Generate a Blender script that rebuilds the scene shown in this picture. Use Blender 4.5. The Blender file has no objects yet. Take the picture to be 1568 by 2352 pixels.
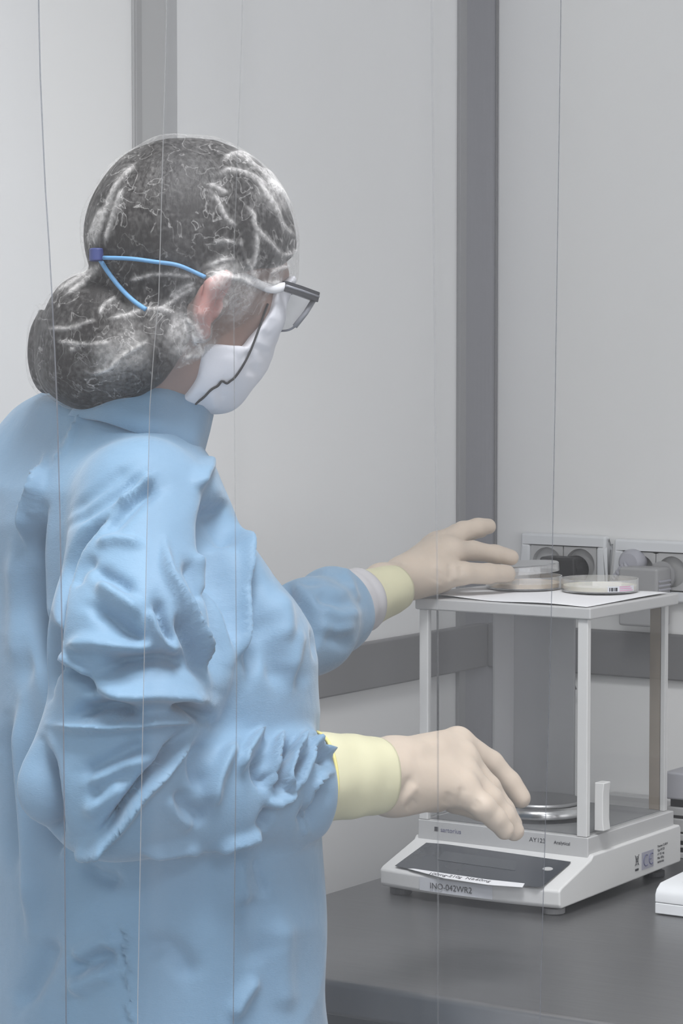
import bpy, bmesh, math, random
import numpy as np
from mathutils import Vector, Matrix
from mathutils.bvhtree import BVHTree
random.seed(4)
rng = np.random.default_rng(7)
S = bpy.context.scene
COL = S.collection

# ------------------------------------------------------------------ camera
F_PX = 6200.0
YAW = math.radians(33.4)
PITCH = math.atan(376.0 / F_PX)
CAM = np.array([0.0, 0.0, 1.506])
RV = np.array([math.cos(YAW), math.sin(YAW), 0.0])
FH = np.array([-math.sin(YAW), math.cos(YAW), 0.0])
FV = FH * math.cos(PITCH) + np.array([0, 0, -math.sin(PITCH)])
UV = FH * math.sin(PITCH) + np.array([0, 0, math.cos(PITCH)])
cd = bpy.data.cameras.new('camera'); cam = bpy.data.objects.new('camera', cd); COL.objects.link(cam)
cam.location = CAM; cam.rotation_euler = (math.pi/2 - PITCH, 0, YAW)
cd.sensor_fit = 'VERTICAL'; cd.sensor_height = 24.0; cd.lens = F_PX / 2352 * 24.0
cd.clip_start = 0.05
S.camera = cam

# ------------------------------------------------------------------ world and exposure
S.view_settings.view_transform = 'Standard'; S.view_settings.look = 'None'
S.view_settings.gamma = 1.0; S.view_settings.exposure = 1.44
try: S.view_settings.use_curve_mapping = False
except Exception: pass
w = bpy.data.worlds.new('world'); S.world = w; w.use_nodes = True
w.node_tree.nodes['Background'].inputs[0].default_value = (0.83, 0.83, 0.84, 1)
w.node_tree.nodes['Background'].inputs[1].default_value = 0.60
def area(name, loc, rot, size, power, color=(1, 1, 1)):
    l = bpy.data.lights.new(name, 'AREA'); l.shape = 'RECTANGLE'; l.size, l.size_y = size
    l.energy = power; l.color = color; l.spread = math.radians(128)
    o = bpy.data.objects.new(name, l); COL.objects.link(o); o.location = loc; o.rotation_euler = rot
    return o
CEIL = 2.75
# ceiling luminaires: one over the work place, two further back in the room behind the camera
area('ceiling_lamp', (-0.95, 1.55, CEIL-0.03), (0, 0, 0), (0.6, 0.6), 8).data.spread = math.radians(105)
area('ceiling_lamp', (0.9, 0.3, CEIL-0.03), (0, 0, 0), (1.2, 0.6), 30)
area('ceiling_lamp', (1.2, -1.8, CEIL-0.03), (0, 0, 0), (1.2, 1.2), 44)

# ------------------------------------------------------------------ helpers
def W(px, py, d):
    return CAM + d * (FV + RV * (px - 784.0) / F_PX + UV * (1176.0 - py) / F_PX)
def proj(P):
    v = np.asarray(P) - CAM
    d = v @ FV
    return 784 + F_PX * (v @ RV) / d, 1176 - F_PX * (v @ UV) / d, d
def lin(c):
    c = c / 255.0
    return c / 12.92 if c <= 0.04045 else ((c + 0.055) / 1.055) ** 2.4
def rgb(r, g, b): return (lin(r), lin(g), lin(b), 1)

def tag(o, label=None, cat=None, group=None, kind=None):
    if label: o['label'] = label
    if cat: o['category'] = cat
    if group: o['group'] = group
    if kind: o['kind'] = kind
    return o
def empty(name, loc, rotz=0):
    o = bpy.data.objects.new(name, None); COL.objects.link(o); o.location = loc; o.rotation_euler = (0, 0, rotz)
    o.empty_display_size = 0.02
    return o
def link_mesh(name, me, m=None, parent=None, smooth=False):
    o = bpy.data.objects.new(name, me); COL.objects.link(o)
    if m is not None:
        for mm in (m if isinstance(m, (list, tuple)) else [m]): me.materials.append(mm)
    if smooth: me.shade_smooth()
    if parent is not None:
        o.parent = parent
    return o
def obj(name, bm, m=None, parent=None, smooth=False, bevel=0, seg=2, world=False):
    me = bpy.data.meshes.new(name); bm.normal_update(); bm.to_mesh(me); bm.free()
    o = link_mesh(name, me, m, parent, smooth)
    if world and parent is not None:     # vertices given in world coordinates
        o.matrix_parent_inverse = parent_matrix(parent).inverted()
    if bevel:
        b = o.modifiers.new('bevel', 'BEVEL'); b.width = bevel; b.segments = seg; b.limit_method = 'ANGLE'
        b.angle_limit = math.radians(40)
        me.shade_smooth()
        b.harden_normals = True
    return o
def parent_matrix(p):
    m = Matrix.Translation(p.location) @ p.rotation_euler.to_matrix().to_4x4()
    if p.parent: m = parent_matrix(p.parent) @ p.matrix_parent_inverse @ m
    return m
def from_arrays(name, V, Q, m, parent=None, smooth=True):
    me = bpy.data.meshes.new(name)
    V = np.asarray(V, dtype=np.float32); Q = np.asarray(Q, dtype=np.int32)
    me.vertices.add(len(V)); me.vertices.foreach_set('co', V.ravel())
    k = Q.shape[1]
    me.loops.add(len(Q) * k); me.loops.foreach_set('vertex_index', Q.ravel())
    me.polygons.add(len(Q)); me.polygons.foreach_set('loop_start', np.arange(0, len(Q) * k, k, dtype=np.int32))
    me.update(calc_edges=True); me.validate()
    o = link_mesh(name, me, m, parent, smooth)
    if parent is not None: o.matrix_parent_inverse = parent_matrix(parent).inverted()
    return o
def add_box(bm, lo, hi):
    x0, y0, z0 = lo; x1, y1, z1 = hi
    v = [bm.verts.new(p) for p in ((x0,y0,z0),(x1,y0,z0),(x1,y1,z0),(x0,y1,z0),(x0,y0,z1),(x1,y0,z1),(x1,y1,z1),(x0,y1,z1))]
    for f in ((0,3,2,1),(4,5,6,7),(0,1,5,4),(1,2,6,5),(2,3,7,6),(3,0,4,7)): bm.faces.new([v[i] for i in f])
    return bm
def box(lo, hi): return add_box(bmesh.new(), lo, hi)
def add_prism(bm, pts, off):
    """pts: closed 3d outline, off: extrusion vector"""
    off = Vector(off)
    a = [bm.verts.new(p) for p in pts]; b = [bm.verts.new(Vector(p) + off) for p in pts]
    bm.faces.new(a[::-1]); bm.faces.new(b)
    n = len(a)
    for i in range(n): bm.faces.new((a[i], a[(i+1) % n], b[(i+1) % n], b[i]))
    bmesh.ops.recalc_face_normals(bm, faces=bm.faces)
    return bm
def add_lathe(bm, prof, c=(0, 0, 0), n=48, closed_ends=True):
    rings = []
    for r, z in prof:
        rings.append([bm.verts.new((c[0] + r * math.cos(2*math.pi*i/n), c[1] + r * math.sin(2*math.pi*i/n), c[2] + z)) for i in range(n)])
    for a, b in zip(rings, rings[1:]):
        for i in range(n): bm.faces.new((a[i], a[(i+1) % n], b[(i+1) % n], b[i]))
    if closed_ends:
        bm.faces.new(rings[0][::-1]); bm.faces.new(rings[-1])
    bmesh.ops.recalc_face_normals(bm, faces=bm.faces)
    return bm
def smooth_path(pts, n):
    pts = np.asarray(pts, float)
    if len(pts) < 3:
        t = np.linspace(0, 1, n)[:, None]; return pts[0] * (1 - t) + pts[-1] * t
    P = np.vstack([2*pts[0]-pts[1], pts, 2*pts[-1]-pts[-2]])
    out = []
    seg = len(pts) - 1
    for k in range(n):
        u = k / (n - 1) * seg; i = min(int(u), seg - 1); t = u - i
        p0, p1, p2, p3 = P[i], P[i+1], P[i+2], P[i+3]
        out.append(0.5*((2*p1)+(-p0+p2)*t+(2*p0-5*p1+4*p2-p3)*t*t+(-p0+3*p1-3*p2+p3)*t**3))
    return np.array(out)
def add_tube(bm, path, r, n=8, flat=1.0, up=None, rad_fn=None):
    path = [Vector(p) for p in path]
    rings = []
    prev = None
    for i, p in enumerate(path):
        t = (path[min(i+1, len(path)-1)] - path[max(i-1, 0)]).normalized()
        u = Vector(up) if up is not None else (prev if prev is not None else Vector((0.3, 0.2, 0.9)))
        a = (u - t * u.dot(t)).normalized(); prev = a
        b = t.cross(a)
        rr = r if not hasattr(r, '__len__') else r[i]
        ring = []
        for k in range(n):
            ang = 2*math.pi*k/n
            q = rr * (rad_fn(i/(len(path)-1), ang) if rad_fn else 1.0)
            ring.append(bm.verts.new(p + a * math.cos(ang) * q * flat + b * math.sin(ang) * q))
        rings.append(ring)
    for x, y in zip(rings, rings[1:]):
        for k in range(n): bm.faces.new((x[k], x[(k+1) % n], y[(k+1) % n], y[k]))
    bm.faces.new(rings[0][::-1]); bm.faces.new(rings[-1])
    bmesh.ops.recalc_face_normals(bm, faces=bm.faces)
    return bm

# ------------------------------------------------------------------ materials
def new_mat(name):
    m = bpy.data.materials.new(name); m.use_nodes = True
    nt = m.node_tree
    return m, nt, nt.nodes['Principled BSDF'], nt.nodes['Material Output']
def nd(nt, t, **k):
    n = nt.nodes.new(t)
    for a, b in k.items(): setattr(n, a, b)
    return n
def mat(name, col, rough=0.5, metal=0.0, var=0.04, vscale=20, bump=0.0, bscale=200, spec=0.5, sss=0.0, stretch=None, sheen=0.0):
    m, nt, P, out = new_mat(name)
    P.inputs['Roughness'].default_value = rough; P.inputs['Metallic'].default_value = metal
    P.inputs['Specular IOR Level'].default_value = spec
    if sss:
        P.inputs['Subsurface Weight'].default_value = sss
        P.inputs['Subsurface Radius'].default_value = (0.02, 0.012, 0.008); P.inputs['Subsurface Scale'].default_value = 0.3
    if sheen:
        P.inputs['Sheen Weight'].default_value = sheen
    tc = nd(nt, 'ShaderNodeTexCoord'); mp = nd(nt, 'ShaderNodeMapping')
    nt.links.new(tc.outputs['Object'], mp.inputs[0])
    if stretch: mp.inputs['Scale'].default_value = stretch
    no = nd(nt, 'ShaderNodeTexNoise'); no.inputs['Scale'].default_value = vscale; no.inputs['Detail'].default_value = 4
    nt.links.new(mp.outputs[0], no.inputs['Vector'])
    mx = nd(nt, 'ShaderNodeMix', data_type='RGBA')
    c = np.array(col[:3])
    mx.inputs[6].default_value = (*(c * (1 - var * 2)), 1); mx.inputs[7].default_value = (*np.minimum(c * (1 + var * 2), 1), 1)
    nt.links.new(no.outputs[0], mx.inputs[0]); nt.links.new(mx.outputs[2], P.inputs['Base Color'])
    if bump:
        n2 = nd(nt, 'ShaderNodeTexNoise'); n2.inputs['Scale'].default_value = bscale; n2.inputs['Detail'].default_value = 3
        nt.links.new(mp.outputs[0], n2.inputs['Vector'])
        b = nd(nt, 'ShaderNodeBump'); b.inputs['Strength'].default_value = bump; b.inputs['Distance'].default_value = 0.002
        nt.links.new(n2.outputs[0], b.inputs['Height']); nt.links.new(b.outputs[0], P.inputs['Normal'])
    return m
def clear(name, tint=(0.95, 0.96, 0.97), haze=0.05, haze_col=(0.8, 0.8, 0.84), refl=0.6, rough=0.03):
    """thin clear sheet: transparent, a fresnel reflection and a little milky haze"""
    m, nt, P, out = new_mat(name)
    nt.nodes.remove(P)
    tr = nd(nt, 'ShaderNodeBsdfTransparent'); tr.inputs[0].default_value = (*tint, 1)
    gl = nd(nt, 'ShaderNodeBsdfGlossy'); gl.inputs['Roughness'].default_value = rough
    df = nd(nt, 'ShaderNodeBsdfDiffuse'); df.inputs[0].default_value = (*haze_col, 1)
    m1 = nd(nt, 'ShaderNodeMixShader'); m1.inputs[0].default_value = haze
    no = nd(nt, 'ShaderNodeTexNoise'); no.inputs['Scale'].default_value = 3.0
    tc = nd(nt, 'ShaderNodeTexCoord'); mp = nd(nt, 'ShaderNodeMapping'); mp.inputs['Scale'].default_value = (6, 6, 0.6)
    nt.links.new(tc.outputs['Object'], mp.inputs[0]); nt.links.new(mp.outputs[0], no.inputs['Vector'])
    mr = nd(nt, 'ShaderNodeMapRange'); mr.inputs[1].default_value = 0.3; mr.inputs[2].default_value = 0.7
    mr.inputs[3].default_value = haze * 0.5; mr.inputs[4].default_value = haze * 1.5
    nt.links.new(no.outputs[0], mr.inputs[0]); nt.links.new(mr.outputs[0], m1.inputs[0])
    nt.links.new(tr.outputs[0], m1.inputs[1]); nt.links.new(df.outputs[0], m1.inputs[2])
    fr = nd(nt, 'ShaderNodeLayerWeight'); fr.inputs[0].default_value = 0.5
    pw_ = nd(nt, 'ShaderNodeMath', operation='POWER'); pw_.inputs[1].default_value = 4.5
    nt.links.new(fr.outputs['Facing'], pw_.inputs[0])
    mu = nd(nt, 'ShaderNodeMath', operation='MULTIPLY_ADD', use_clamp=True); mu.inputs[1].default_value = refl*0.7; mu.inputs[2].default_value = 0.045*refl
    nt.links.new(pw_.outputs[0], mu.inputs[0])
    m2 = nd(nt, 'ShaderNodeMixShader'); nt.links.new(mu.outputs[0], m2.inputs[0])
    nt.links.new(m1.outputs[0], m2.inputs[1]); nt.links.new(gl.outputs[0], m2.inputs[2])
    nt.links.new(m2.outputs[0], out.inputs[0])
    return m

M_wall = mat('painted_wall_panel', rgb(234, 234, 233), 0.55, var=0.02, vscale=2, bump=0.02, bscale=60)
M_ceil = mat('ceiling_panel', rgb(215, 215, 215), 0.7)
M_floor = mat('vinyl_floor', rgb(120, 124, 128), 0.35, var=0.05)
M_rail = mat('bumper_rail_vinyl', rgb(116, 116, 117), 0.5, var=0.03, vscale=9)
M_col = mat('corner_profile_grey', rgb(133, 133, 138), 0.45, var=0.04, vscale=6, stretch=(1, 1, 0.2))
M_coledge = mat('corner_profile_edge', rgb(140, 140, 141), 0.45, var=0.03)
M_joint = mat('panel_joint_grey', rgb(180, 180, 180), 0.5, var=0.02, vscale=5)
M_jointedge = mat('panel_joint_edge', rgb(160, 160, 160), 0.5, var=0.02)
M_steel = mat('brushed_steel_bench', rgb(124, 124, 125), 0.34, metal=0.75, var=0.07, vscale=14, bump=0.04, bscale=120, stretch=(1, 14, 1))
M_steel_side = mat('bench_front_steel', rgb(80, 88, 96), 0.4, metal=0.5, var=0.05)
M_dark = mat('dark_plastic', rgb(40, 40, 43), 0.45, var=0.05)
M_black = mat('black_plastic', rgb(22, 22, 24), 0.4, var=0.05)
M_white = mat('off_white_plastic', rgb(208, 208, 207), 0.42, var=0.012, vscale=30, bump=0.02, bscale=900)
M_white2 = mat('grey_white_plastic', rgb(185, 185, 185), 0.42, var=0.012, vscale=30)
M_bright = mat('bright_white_plastic', rgb(222, 224, 226), 0.35, var=0.01)
M_chfloor = mat('chamber_floor_grey', rgb(134, 135, 136), 0.4, var=0.03)
M_chback = mat('chamber_back_grey', rgb(200, 200, 201), 0.5, var=0.05, vscale=10)
M_display = mat('smoked_display_foil', rgb(60, 64, 70), 0.22, var=0.08, vscale=25)
M_lcd = mat('lcd_window', rgb(68, 72, 77), 0.2, var=0.04)
M_pan = mat('satin_steel_pan', rgb(165, 165, 165), 0.42, metal=1.0, var=0.03)
M_pan_ring = mat('polished_steel_ring', rgb(215, 215, 215), 0.26, metal=1.0, var=0.02)
M_tan = mat('tan_guide_strip', rgb(140, 130, 118), 0.5, var=0.06, vscale=40)
M_paper = mat('white_paper', rgb(228, 228, 230), 0.8, var=0.01)
M_label = mat('tape_label', rgb(205, 207, 212), 0.45, var=0.01)
M_ink = mat('black_ink', rgb(55, 55, 60), 0.6)
M_ink2 = mat('grey_blue_ink', rgb(100, 102, 130), 0.6)
M_celab = mat('ce_sticker', rgb(160, 160, 172), 0.5)
M_pink = mat('pink_print', rgb(205, 150, 180), 0.6)
M_plug = mat('grey_adapter', rgb(160, 160, 161), 0.5, var=0.02)
M_plug2 = mat('lavender_plug', rgb(172, 172, 180), 0.45, var=0.02)
M_cable = mat('cable_grey', rgb(150, 150, 152), 0.5)
M_glass = clear('balance_glass', (0.985, 0.987, 0.988), 0.012, refl=0.35)
M_glassedge = mat('glass_edge', rgb(170, 175, 175), 0.3)
M_strip = clear('clear_pvc', (0.975, 0.977, 0.982), 0.008, (0.72, 0.72, 0.76), refl=0.25, rough=0.08)
M_stripedge = clear('clear_pvc_edge', (0.45, 0.47, 0.50), 0.3, (0.35, 0.36, 0.40), refl=0.3, rough=0.3)
M_stripedge_pale = clear('clear_pvc_edge_milky', (0.7, 0.72, 0.74), 0.35, (0.6, 0.6, 0.61), refl=0.3, rough=0.3)
M_stripedge_faint = clear('clear_pvc_edge_faint', (0.94, 0.945, 0.95), 0.10, (0.75, 0.75, 0.76), refl=0.2, rough=0.3)
M_dish = clear('petri_plastic', (0.96, 0.965, 0.97), 0.13, (0.95, 0.95, 0.96), refl=2.2)
M_agar = mat('agar_yellow', rgb(226, 218, 190), 0.2, var=0.04, sss=0.2)
M_agar2 = mat('agar_amber', rgb(232, 200, 150), 0.2, var=0.04, sss=0.2)

# ------------------------------------------------------------------ layout numbers derived from the photograph
C0 = W(1350, 1925, 2.93)                # near right corner of the balance plinth
BENCH = C0[2] - 0.074
def on_z(px, py, z):
    d = W(px, py, 1.0) - CAM
    return CAM + d * ((z - CAM[2]) / d[2])
def on_plane(px, py, p0, n):
    d = W(px, py, 1.0) - CAM
    n = np.asarray(n, float)
    return CAM + d * (((np.asarray(p0) - CAM) @ n) / (d @ n))
bw = on_z(1450, 1855, BENCH)
YB = bw[1]                              # back wall plane y
XL = on_plane(1112, 1000, bw, (0, 1, 0))[0]  # left wall plane x
RT = on_plane(1568, 1457, (0, YB, 0), (0, 1, 0))[2]
RB = on_plane(1568, 1563, (0, YB, 0), (0, 1, 0))[2]
print('bench', BENCH, 'YB', YB, 'XL', XL, 'rail', RT, RB)

# ------------------------------------------------------------------ room
def struct(name, bm, m, **k):
    return tag(obj(name, bm, m, **k), kind='structure')
XR = 3.2; YN = -3.2
struct('floor', box((XL-0.1, YN, -0.05), (XR, YB+0.1, 0)), M_floor)
struct('ceiling', box((XL-0.1, YN, CEIL), (XR, YB+0.1, CEIL+0.05)), M_ceil)
struct('wall_left', box((XL-0.1, YN, 0), (XL, YB+0.1, CEIL)), M_wall)
struct('wall_back', box((XL, YB, 0), (XR, YB+0.1, CEIL)), M_wall)
# dark bumper rails
struct('trim_1', box((XL, YN, RB), (XL+0.012, YB, RT)), M_rail, bevel=0.003)
struct('trim_2', box((XL+0.012, YB-0.012, RB), (XR, YB, RT)), M_rail, bevel=0.003)
# corner profile: flat face cut across the corner between the two walls, with slim side lips
a = on_plane(1047, 1000, (XL, 0, 0), (1, 0, 0)); b = on_plane(1142, 1000, (0, YB, 0), (0, 1, 0))
dl = YB - a[1]; dr = b[0] - XL
bm = bmesh.new()
n = 10
pts = []
for i in range(n + 1):
    t = i / n * math.pi / 2
    pts.append((XL + dr * 0.96 * (1 - math.cos(t)) + 0.002, YB - dl * 0.8 * (1 - math.sin(t)) - 0.002, 0.0))
pts += [(XL + 0.001, YB - 0.001, 0)]
add_prism(bm, pts, (0, 0, CEIL))
corner = struct('trim_3', bm, M_col, smooth=False)
struct('trim_4', box((XL, YB - dl, 0), (XL + 0.006, YB - dl * 0.78, CEIL)), M_coledge, bevel=0.001)
struct('trim_5', box((XL + dr*0.93, YB-0.006, 0), (XL + dr * 1.02, YB, CEIL)), M_rail, bevel=0.001)
# vertical joint strip on the left wall
j0 = on_plane(302, 200, (XL, 0, 0), (1, 0, 0))[1]; j1 = on_plane(401, 200, (XL, 0, 0), (1, 0, 0))[1]
struct('trim_6', box((XL, j0, 0), (XL + 0.004, j1, CEIL)), M_joint, bevel=0.001)
struct('trim_7', box((XL + 0.004, j0, 0), (XL + 0.007, j0 + (j1-j0)*0.13, CEIL)), M_jointedge, bevel=0.001)
# ceiling light panels (the area lamps hang just below them)
M_emit, nt, P, out = new_mat('luminaire_diffuser')
P.inputs['Emission Color'].default_value = (1, 1, 1, 1); P.inputs['Emission Strength'].default_value = 1.5
for k, (x, y, sx, sy, lab) in enumerate(((-0.95, 1.55, .3, .3, 'flat white ceiling light panel above the steel bench'), (0.9, 0.3, .6, .3, 'flat white ceiling light panel right of the camera'),
                              (1.2, -1.8, .6, .6, 'square white ceiling light panel behind the camera'))):
    t = empty('ceiling_light', (x, y, CEIL)); tag(t, lab, 'ceiling light')
    obj('frame', box((-sx-.02, -sy-.02, -0.014), (sx+.02, sy+.02, 0)), M_white, t)
    obj('diffuser', box((-sx, -sy, -0.018), (sx, sy, -0.0145)), M_emit, t)

# ------------------------------------------------------------------ steel bench
fr = on_z(733, 2245, BENCH); fr2 = on_z(1392, 2352, BENCH)
YF = (fr[1] + fr2[1]) / 2
le = on_z(800, 2035, BENCH)
XB = le[0]
print('bench front y', YF, 'left x', XB, 'front pts', fr, fr2)
bench = empty('steel_workbench', (XB, YF, 0)); tag(bench, 'dark brushed stainless steel workbench under the balance', 'workbench')
BR = 1.6
obj('worktop', box((0, 0, BENCH-0.035), (BR - XB, YB - YF - 0.022, BENCH)), M_steel, bench, bevel=0.006, seg=3)
obj('upstand', box((0.0, YB-YF-0.022, BENCH-0.035), (BR-XB, YB-YF-0.002, BENCH+0.02)), M_white2, bench, bevel=0.003)
obj('front_panel', box((0.03, 0.11, 0.12), (BR-XB-0.03, 0.13, BENCH-0.036)), M_steel_side, bench)
for x in (0.03, BR-XB-0.07):
    for y in (0.135, YB-YF-0.08):
        obj('leg', box((x, y, 0.0), (x+0.04, y+0.04, BENCH-0.036)), M_steel_side, bench, bevel=0.003)

# ------------------------------------------------------------------ text helper
def text_part(name, body, size, origin, xdir, ydir, m, parent, align='LEFT', thick=0.0002, sx=1.0):
    cu = bpy.data.curves.new(name, 'FONT'); cu.body = body; cu.size = size; cu.align_x = align; cu.extrude = thick/2
    tmp = bpy.data.objects.new(name, cu)
    COL.objects.link(tmp)
    dg = bpy.context.evaluated_depsgraph_get()
    me = bpy.data.meshes.new_from_object(tmp.evaluated_get(dg))
    bpy.data.objects.remove(tmp)
    x = Vector(xdir).normalized(); y = Vector(ydir).normalized(); z = x.cross(y)
    R = Matrix(((x.x*sx, y.x, z.x, origin[0]), (x.y*sx, y.y, z.y, origin[1]), (x.z*sx, y.z, z.z, origin[2]), (0, 0, 0, 1)))
    me.transform(R)
    return link_mesh(name, me, m, parent)

# ------------------------------------------------------------------ analytical balance
BW, BD = 0.217, 0.208
T0, T1 = 0.312, 0.325        # top frame
bal = empty('laboratory_balance', (C0[0], C0[1], BENCH))
tag(bal, 'white laboratory balance with a glass draft shield standing on the steel bench', 'balance')
LIP = 0.0815
def front_y(x):
    t = (x + BW/2) / (BW/2 + 0.004)
    return -LIP + 0.010 * t * t
bm = bmesh.new(); rings = []
NS = 24
for i in range(NS + 1):
    x = -BW - 0.005 + (BW + 0.010) * i / NS
    fy = front_y(x)
    pr = [(fy + 0.004, 0.0085), (fy, 0.012), (fy - 0.001, 0.028), (fy + 0.004, 0.0312), (-0.001, 0.051), (0.003, 0.0555),
          (BD + 0.006, 0.0575), (BD + 0.009, 0.054), (BD + 0.009, 0.014)]
    rings.append([bm.verts.new((x, y, z)) for y, z in pr])
for a_, b_ in zip(rings, rings[1:]):
    for k in range(len(a_)): bm.faces.new((a_[k], a_[(k+1) % len(a_)], b_[(k+1) % len(a_)], b_[k]))
bm.faces.new(rings[0][::-1]); bm.faces.new(rings[-1])
bmesh.ops.recalc_face_normals(bm, faces=bm.faces)
obj('housing', bm, M_white, bal, bevel=0.0022, seg=3)
obj('plinth', box((-BW, 0, 0.0515), (0, BD, 0.074)), M_white2, bal, bevel=0.0012)
obj('chamber_floor', box((-BW+0.012, 0.009, 0.0742), (-0.012, BD-0.008, 0.0752)), M_chfloor, bal)
# draft shield
pw = 0.0125
posts = ((-BW+0.001, 0.0005, pw*0.9), (-pw-0.002, 0.0005, pw), (-BW+0.001, BD-0.010, 0.005), (-pw*1.0, BD-0.012, 0.006))
for (x, y, ww) in posts:
    obj('post', box((x, y, 0.0742), (x+ww, y+0.008, T0)), M_white, bal, bevel=0.001)
obj('guide_strip', box((-0.026, BD-0.012, 0.0755), (-pw-0.0005, BD-0.006, T0)), M_tan, bal)
o = obj('top_frame', box((-BW-0.003, -0.003, T0), (0.003, BD+0.003, T1)), M_white2, bal, bevel=0.002)
obj('front_glass', box((-BW+0.012, 0.002, 0.0755), (-pw-0.0025, 0.0045, T0)), M_glass, bal)
obj('side_glass', box((-0.006, 0.009, 0.0755), (-0.0035, BD-0.0125, T0)), M_glass, bal)
obj('side_glass', box((-BW+0.003, 0.009, 0.0755), (-BW+0.0055, BD-0.0125, T0)), M_glass, bal)
obj('rear_panel', box((-BW+0.0065, BD-0.0055, 0.0755), (-0.128, BD-0.002, T0)), M_chback, bal)
obj('rear_side_panel', box((-BW+0.0062, BD-0.052, 0.0755), (-BW+0.0085, BD-0.0062, T0)), M_chback, bal)
tag([c for c in bal.children if c.name.startswith('rear_panel')][0], 'grey rear panel of the weighing chamber')
obj('rear_glass', box((-0.1275, BD-0.0055, 0.0755), (-0.0125, BD-0.0035, T0)), M_glass, bal)
# door handle on the right pane
bm = bmesh.new()
hz0, hz1 = 0.079, 0.132
pr = [(0.0, hz0), (0.012, hz0), (0.0105, hz0+0.012), (0.0105, hz1-0.012), (0.012, hz1), (0.0, hz1)]
add_prism(bm, [(-0.0033, 0.0165 + 0.0, z) if False else (-0.0033 + u, 0.020, z) for u, z in pr], (0, 0.016, 0))
obj('door_handle', bm, M_white, bal, bevel=0.0012)
# pan
pc = (-0.108, 0.086, 0.0752)
bm = bmesh.new(); add_lathe(bm, [(0.030, 0), (0.030, 0.0045), (0.056, 0.005), (0.0575, 0.006), (0.050, 0.0155), (0.048, 0.016)], pc, 64)
ring = obj('pan_ring', bm, M_pan_ring, bal); ring.data.shade_smooth()
bm = bmesh.new(); add_lathe(bm, [(0.030, 0.0161), (0.0475, 0.0165), (0.0480, 0.018), (0.0465, 0.0202), (0.044, 0.0206)], pc, 64)
pn = obj('weighing_pan', bm, M_pan, bal, bevel=0.0004); pn.data.shade_smooth()
# feet
for k, (x, y) in enumerate(((-0.012, -0.055), (-BW+0.012, -0.055), (-0.015, BD-0.02), (-BW+0.015, BD-0.02))):
    bm = bmesh.new(); add_lathe(bm, [(0.011, 0), (0.0125, 0.001), (0.0125, 0.0065), (0.009, 0.008), (0.006, 0.014)], (x, y, 0), 28)
    obj('foot', bm, M_dark if k != 0 else M_rail, bal)
# display foil on the slope
slo0 = Vector((0, -0.001, 0.051)); slo1 = Vector((0, -LIP + 0.004, 0.0312))
sdir = (slo1 - slo0).normalized(); sn = Vector((1, 0, 0)).cross(-sdir).normalized()
if sn.z < 0: sn = -sn
def slope_pt(px, py, lift=0.0):
    p0 = np.array(bal.location) + np.array(slo0)
    q = on_plane(px, py, p0, np.array(sn)) - np.array(bal.location)
    return Vector(q) + sn * lift
def foil(name, pix, m, lift, th=0.0004, parent=bal):
    bm = bmesh.new(); add_prism(bm, [slope_pt(x, y, lift) for x, y in pix], sn * th)
    return obj(name, bm, m, parent)
dp = foil('display_panel', [(907, 1991), (979, 1938), (1020, 1941), (1200, 1966), (1311, 1982), (1306, 1988), (1246, 2038), (1232, 2040), (1150, 2031), (1050, 2017), (960, 2003)], M_display, 0.0010)
foil('display_window', [(1020, 1958), (1190, 1982), (1183, 2003), (1005, 1978)], M_lcd, 0.0015)
foil('tare_button', [(1258+12*math.cos(t), 1999+4*math.sin(t)) for t in np.linspace(0, 2*math.pi, 16, endpoint=False)], M_white2, 0.0015)
foil('tape_strip', [(937, 1999), (950, 1999), (1030, 2011), (1120, 2024), (1205, 2033), (1200, 2042), (1120, 2036), (1020, 2021)], M_paper, 0.0017)
o1 = slope_pt(982, 2012, 0.0022); o2 = slope_pt(1150, 2034, 0.0022)
xd = (o2 - o1).normalized(); yd = sn.cross(xd)
text_part('handwriting', '100mg-210g  N≥60mg', 0.0075, o1, xd, yd, M_ink, bal, sx=1.15)
# asset label on the lip
lx0, lx1 = -0.165, -0.072
bm = bmesh.new(); vs = []
for i in range(13):
    x = lx0 + (lx1 - lx0) * i / 12
    y = front_y(x) - 0.0013
    vs.append((bm.verts.new((x, y, 0.0125)), bm.verts.new((x, y-0.0007, 0.0272))))
for p, q in zip(vs, vs[1:]): bm.faces.new((p[0], q[0], q[1], p[1]))
lab = obj('asset_label', bm, M_label, bal); so = lab.modifiers.new('s', 'SOLIDIFY'); so.thickness = 0.0002
text_part('asset_number', 'INO-042WR2', 0.0092, (-0.150, front_y(-0.125)-0.0023, 0.0165), (1, 0.0, 0), (0, 0, 1), M_ink, bal)
# printed names on the plinth front
obj('logo_square', box((-0.195, -0.0004, 0.0625), (-0.190, -0.0001, 0.0675)), M_ink, bal)
text_part('maker_name', 'sartorius', 0.0075, (-0.187, -0.0003, 0.0625), (1, 0, 0), (0, 0, 1), M_ink2, bal)
text_part('model_name', 'AY123', 0.0068, (-0.073, -0.0003, 0.0632), (1, 0, 0), (0, 0, 1), M_ink, bal, sx=1.1)
text_part('series_name', 'Analytical', 0.0052, (-0.042, -0.0003, 0.0636), (1, 0, 0), (0, 0, 1), M_ink, bal)
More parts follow.
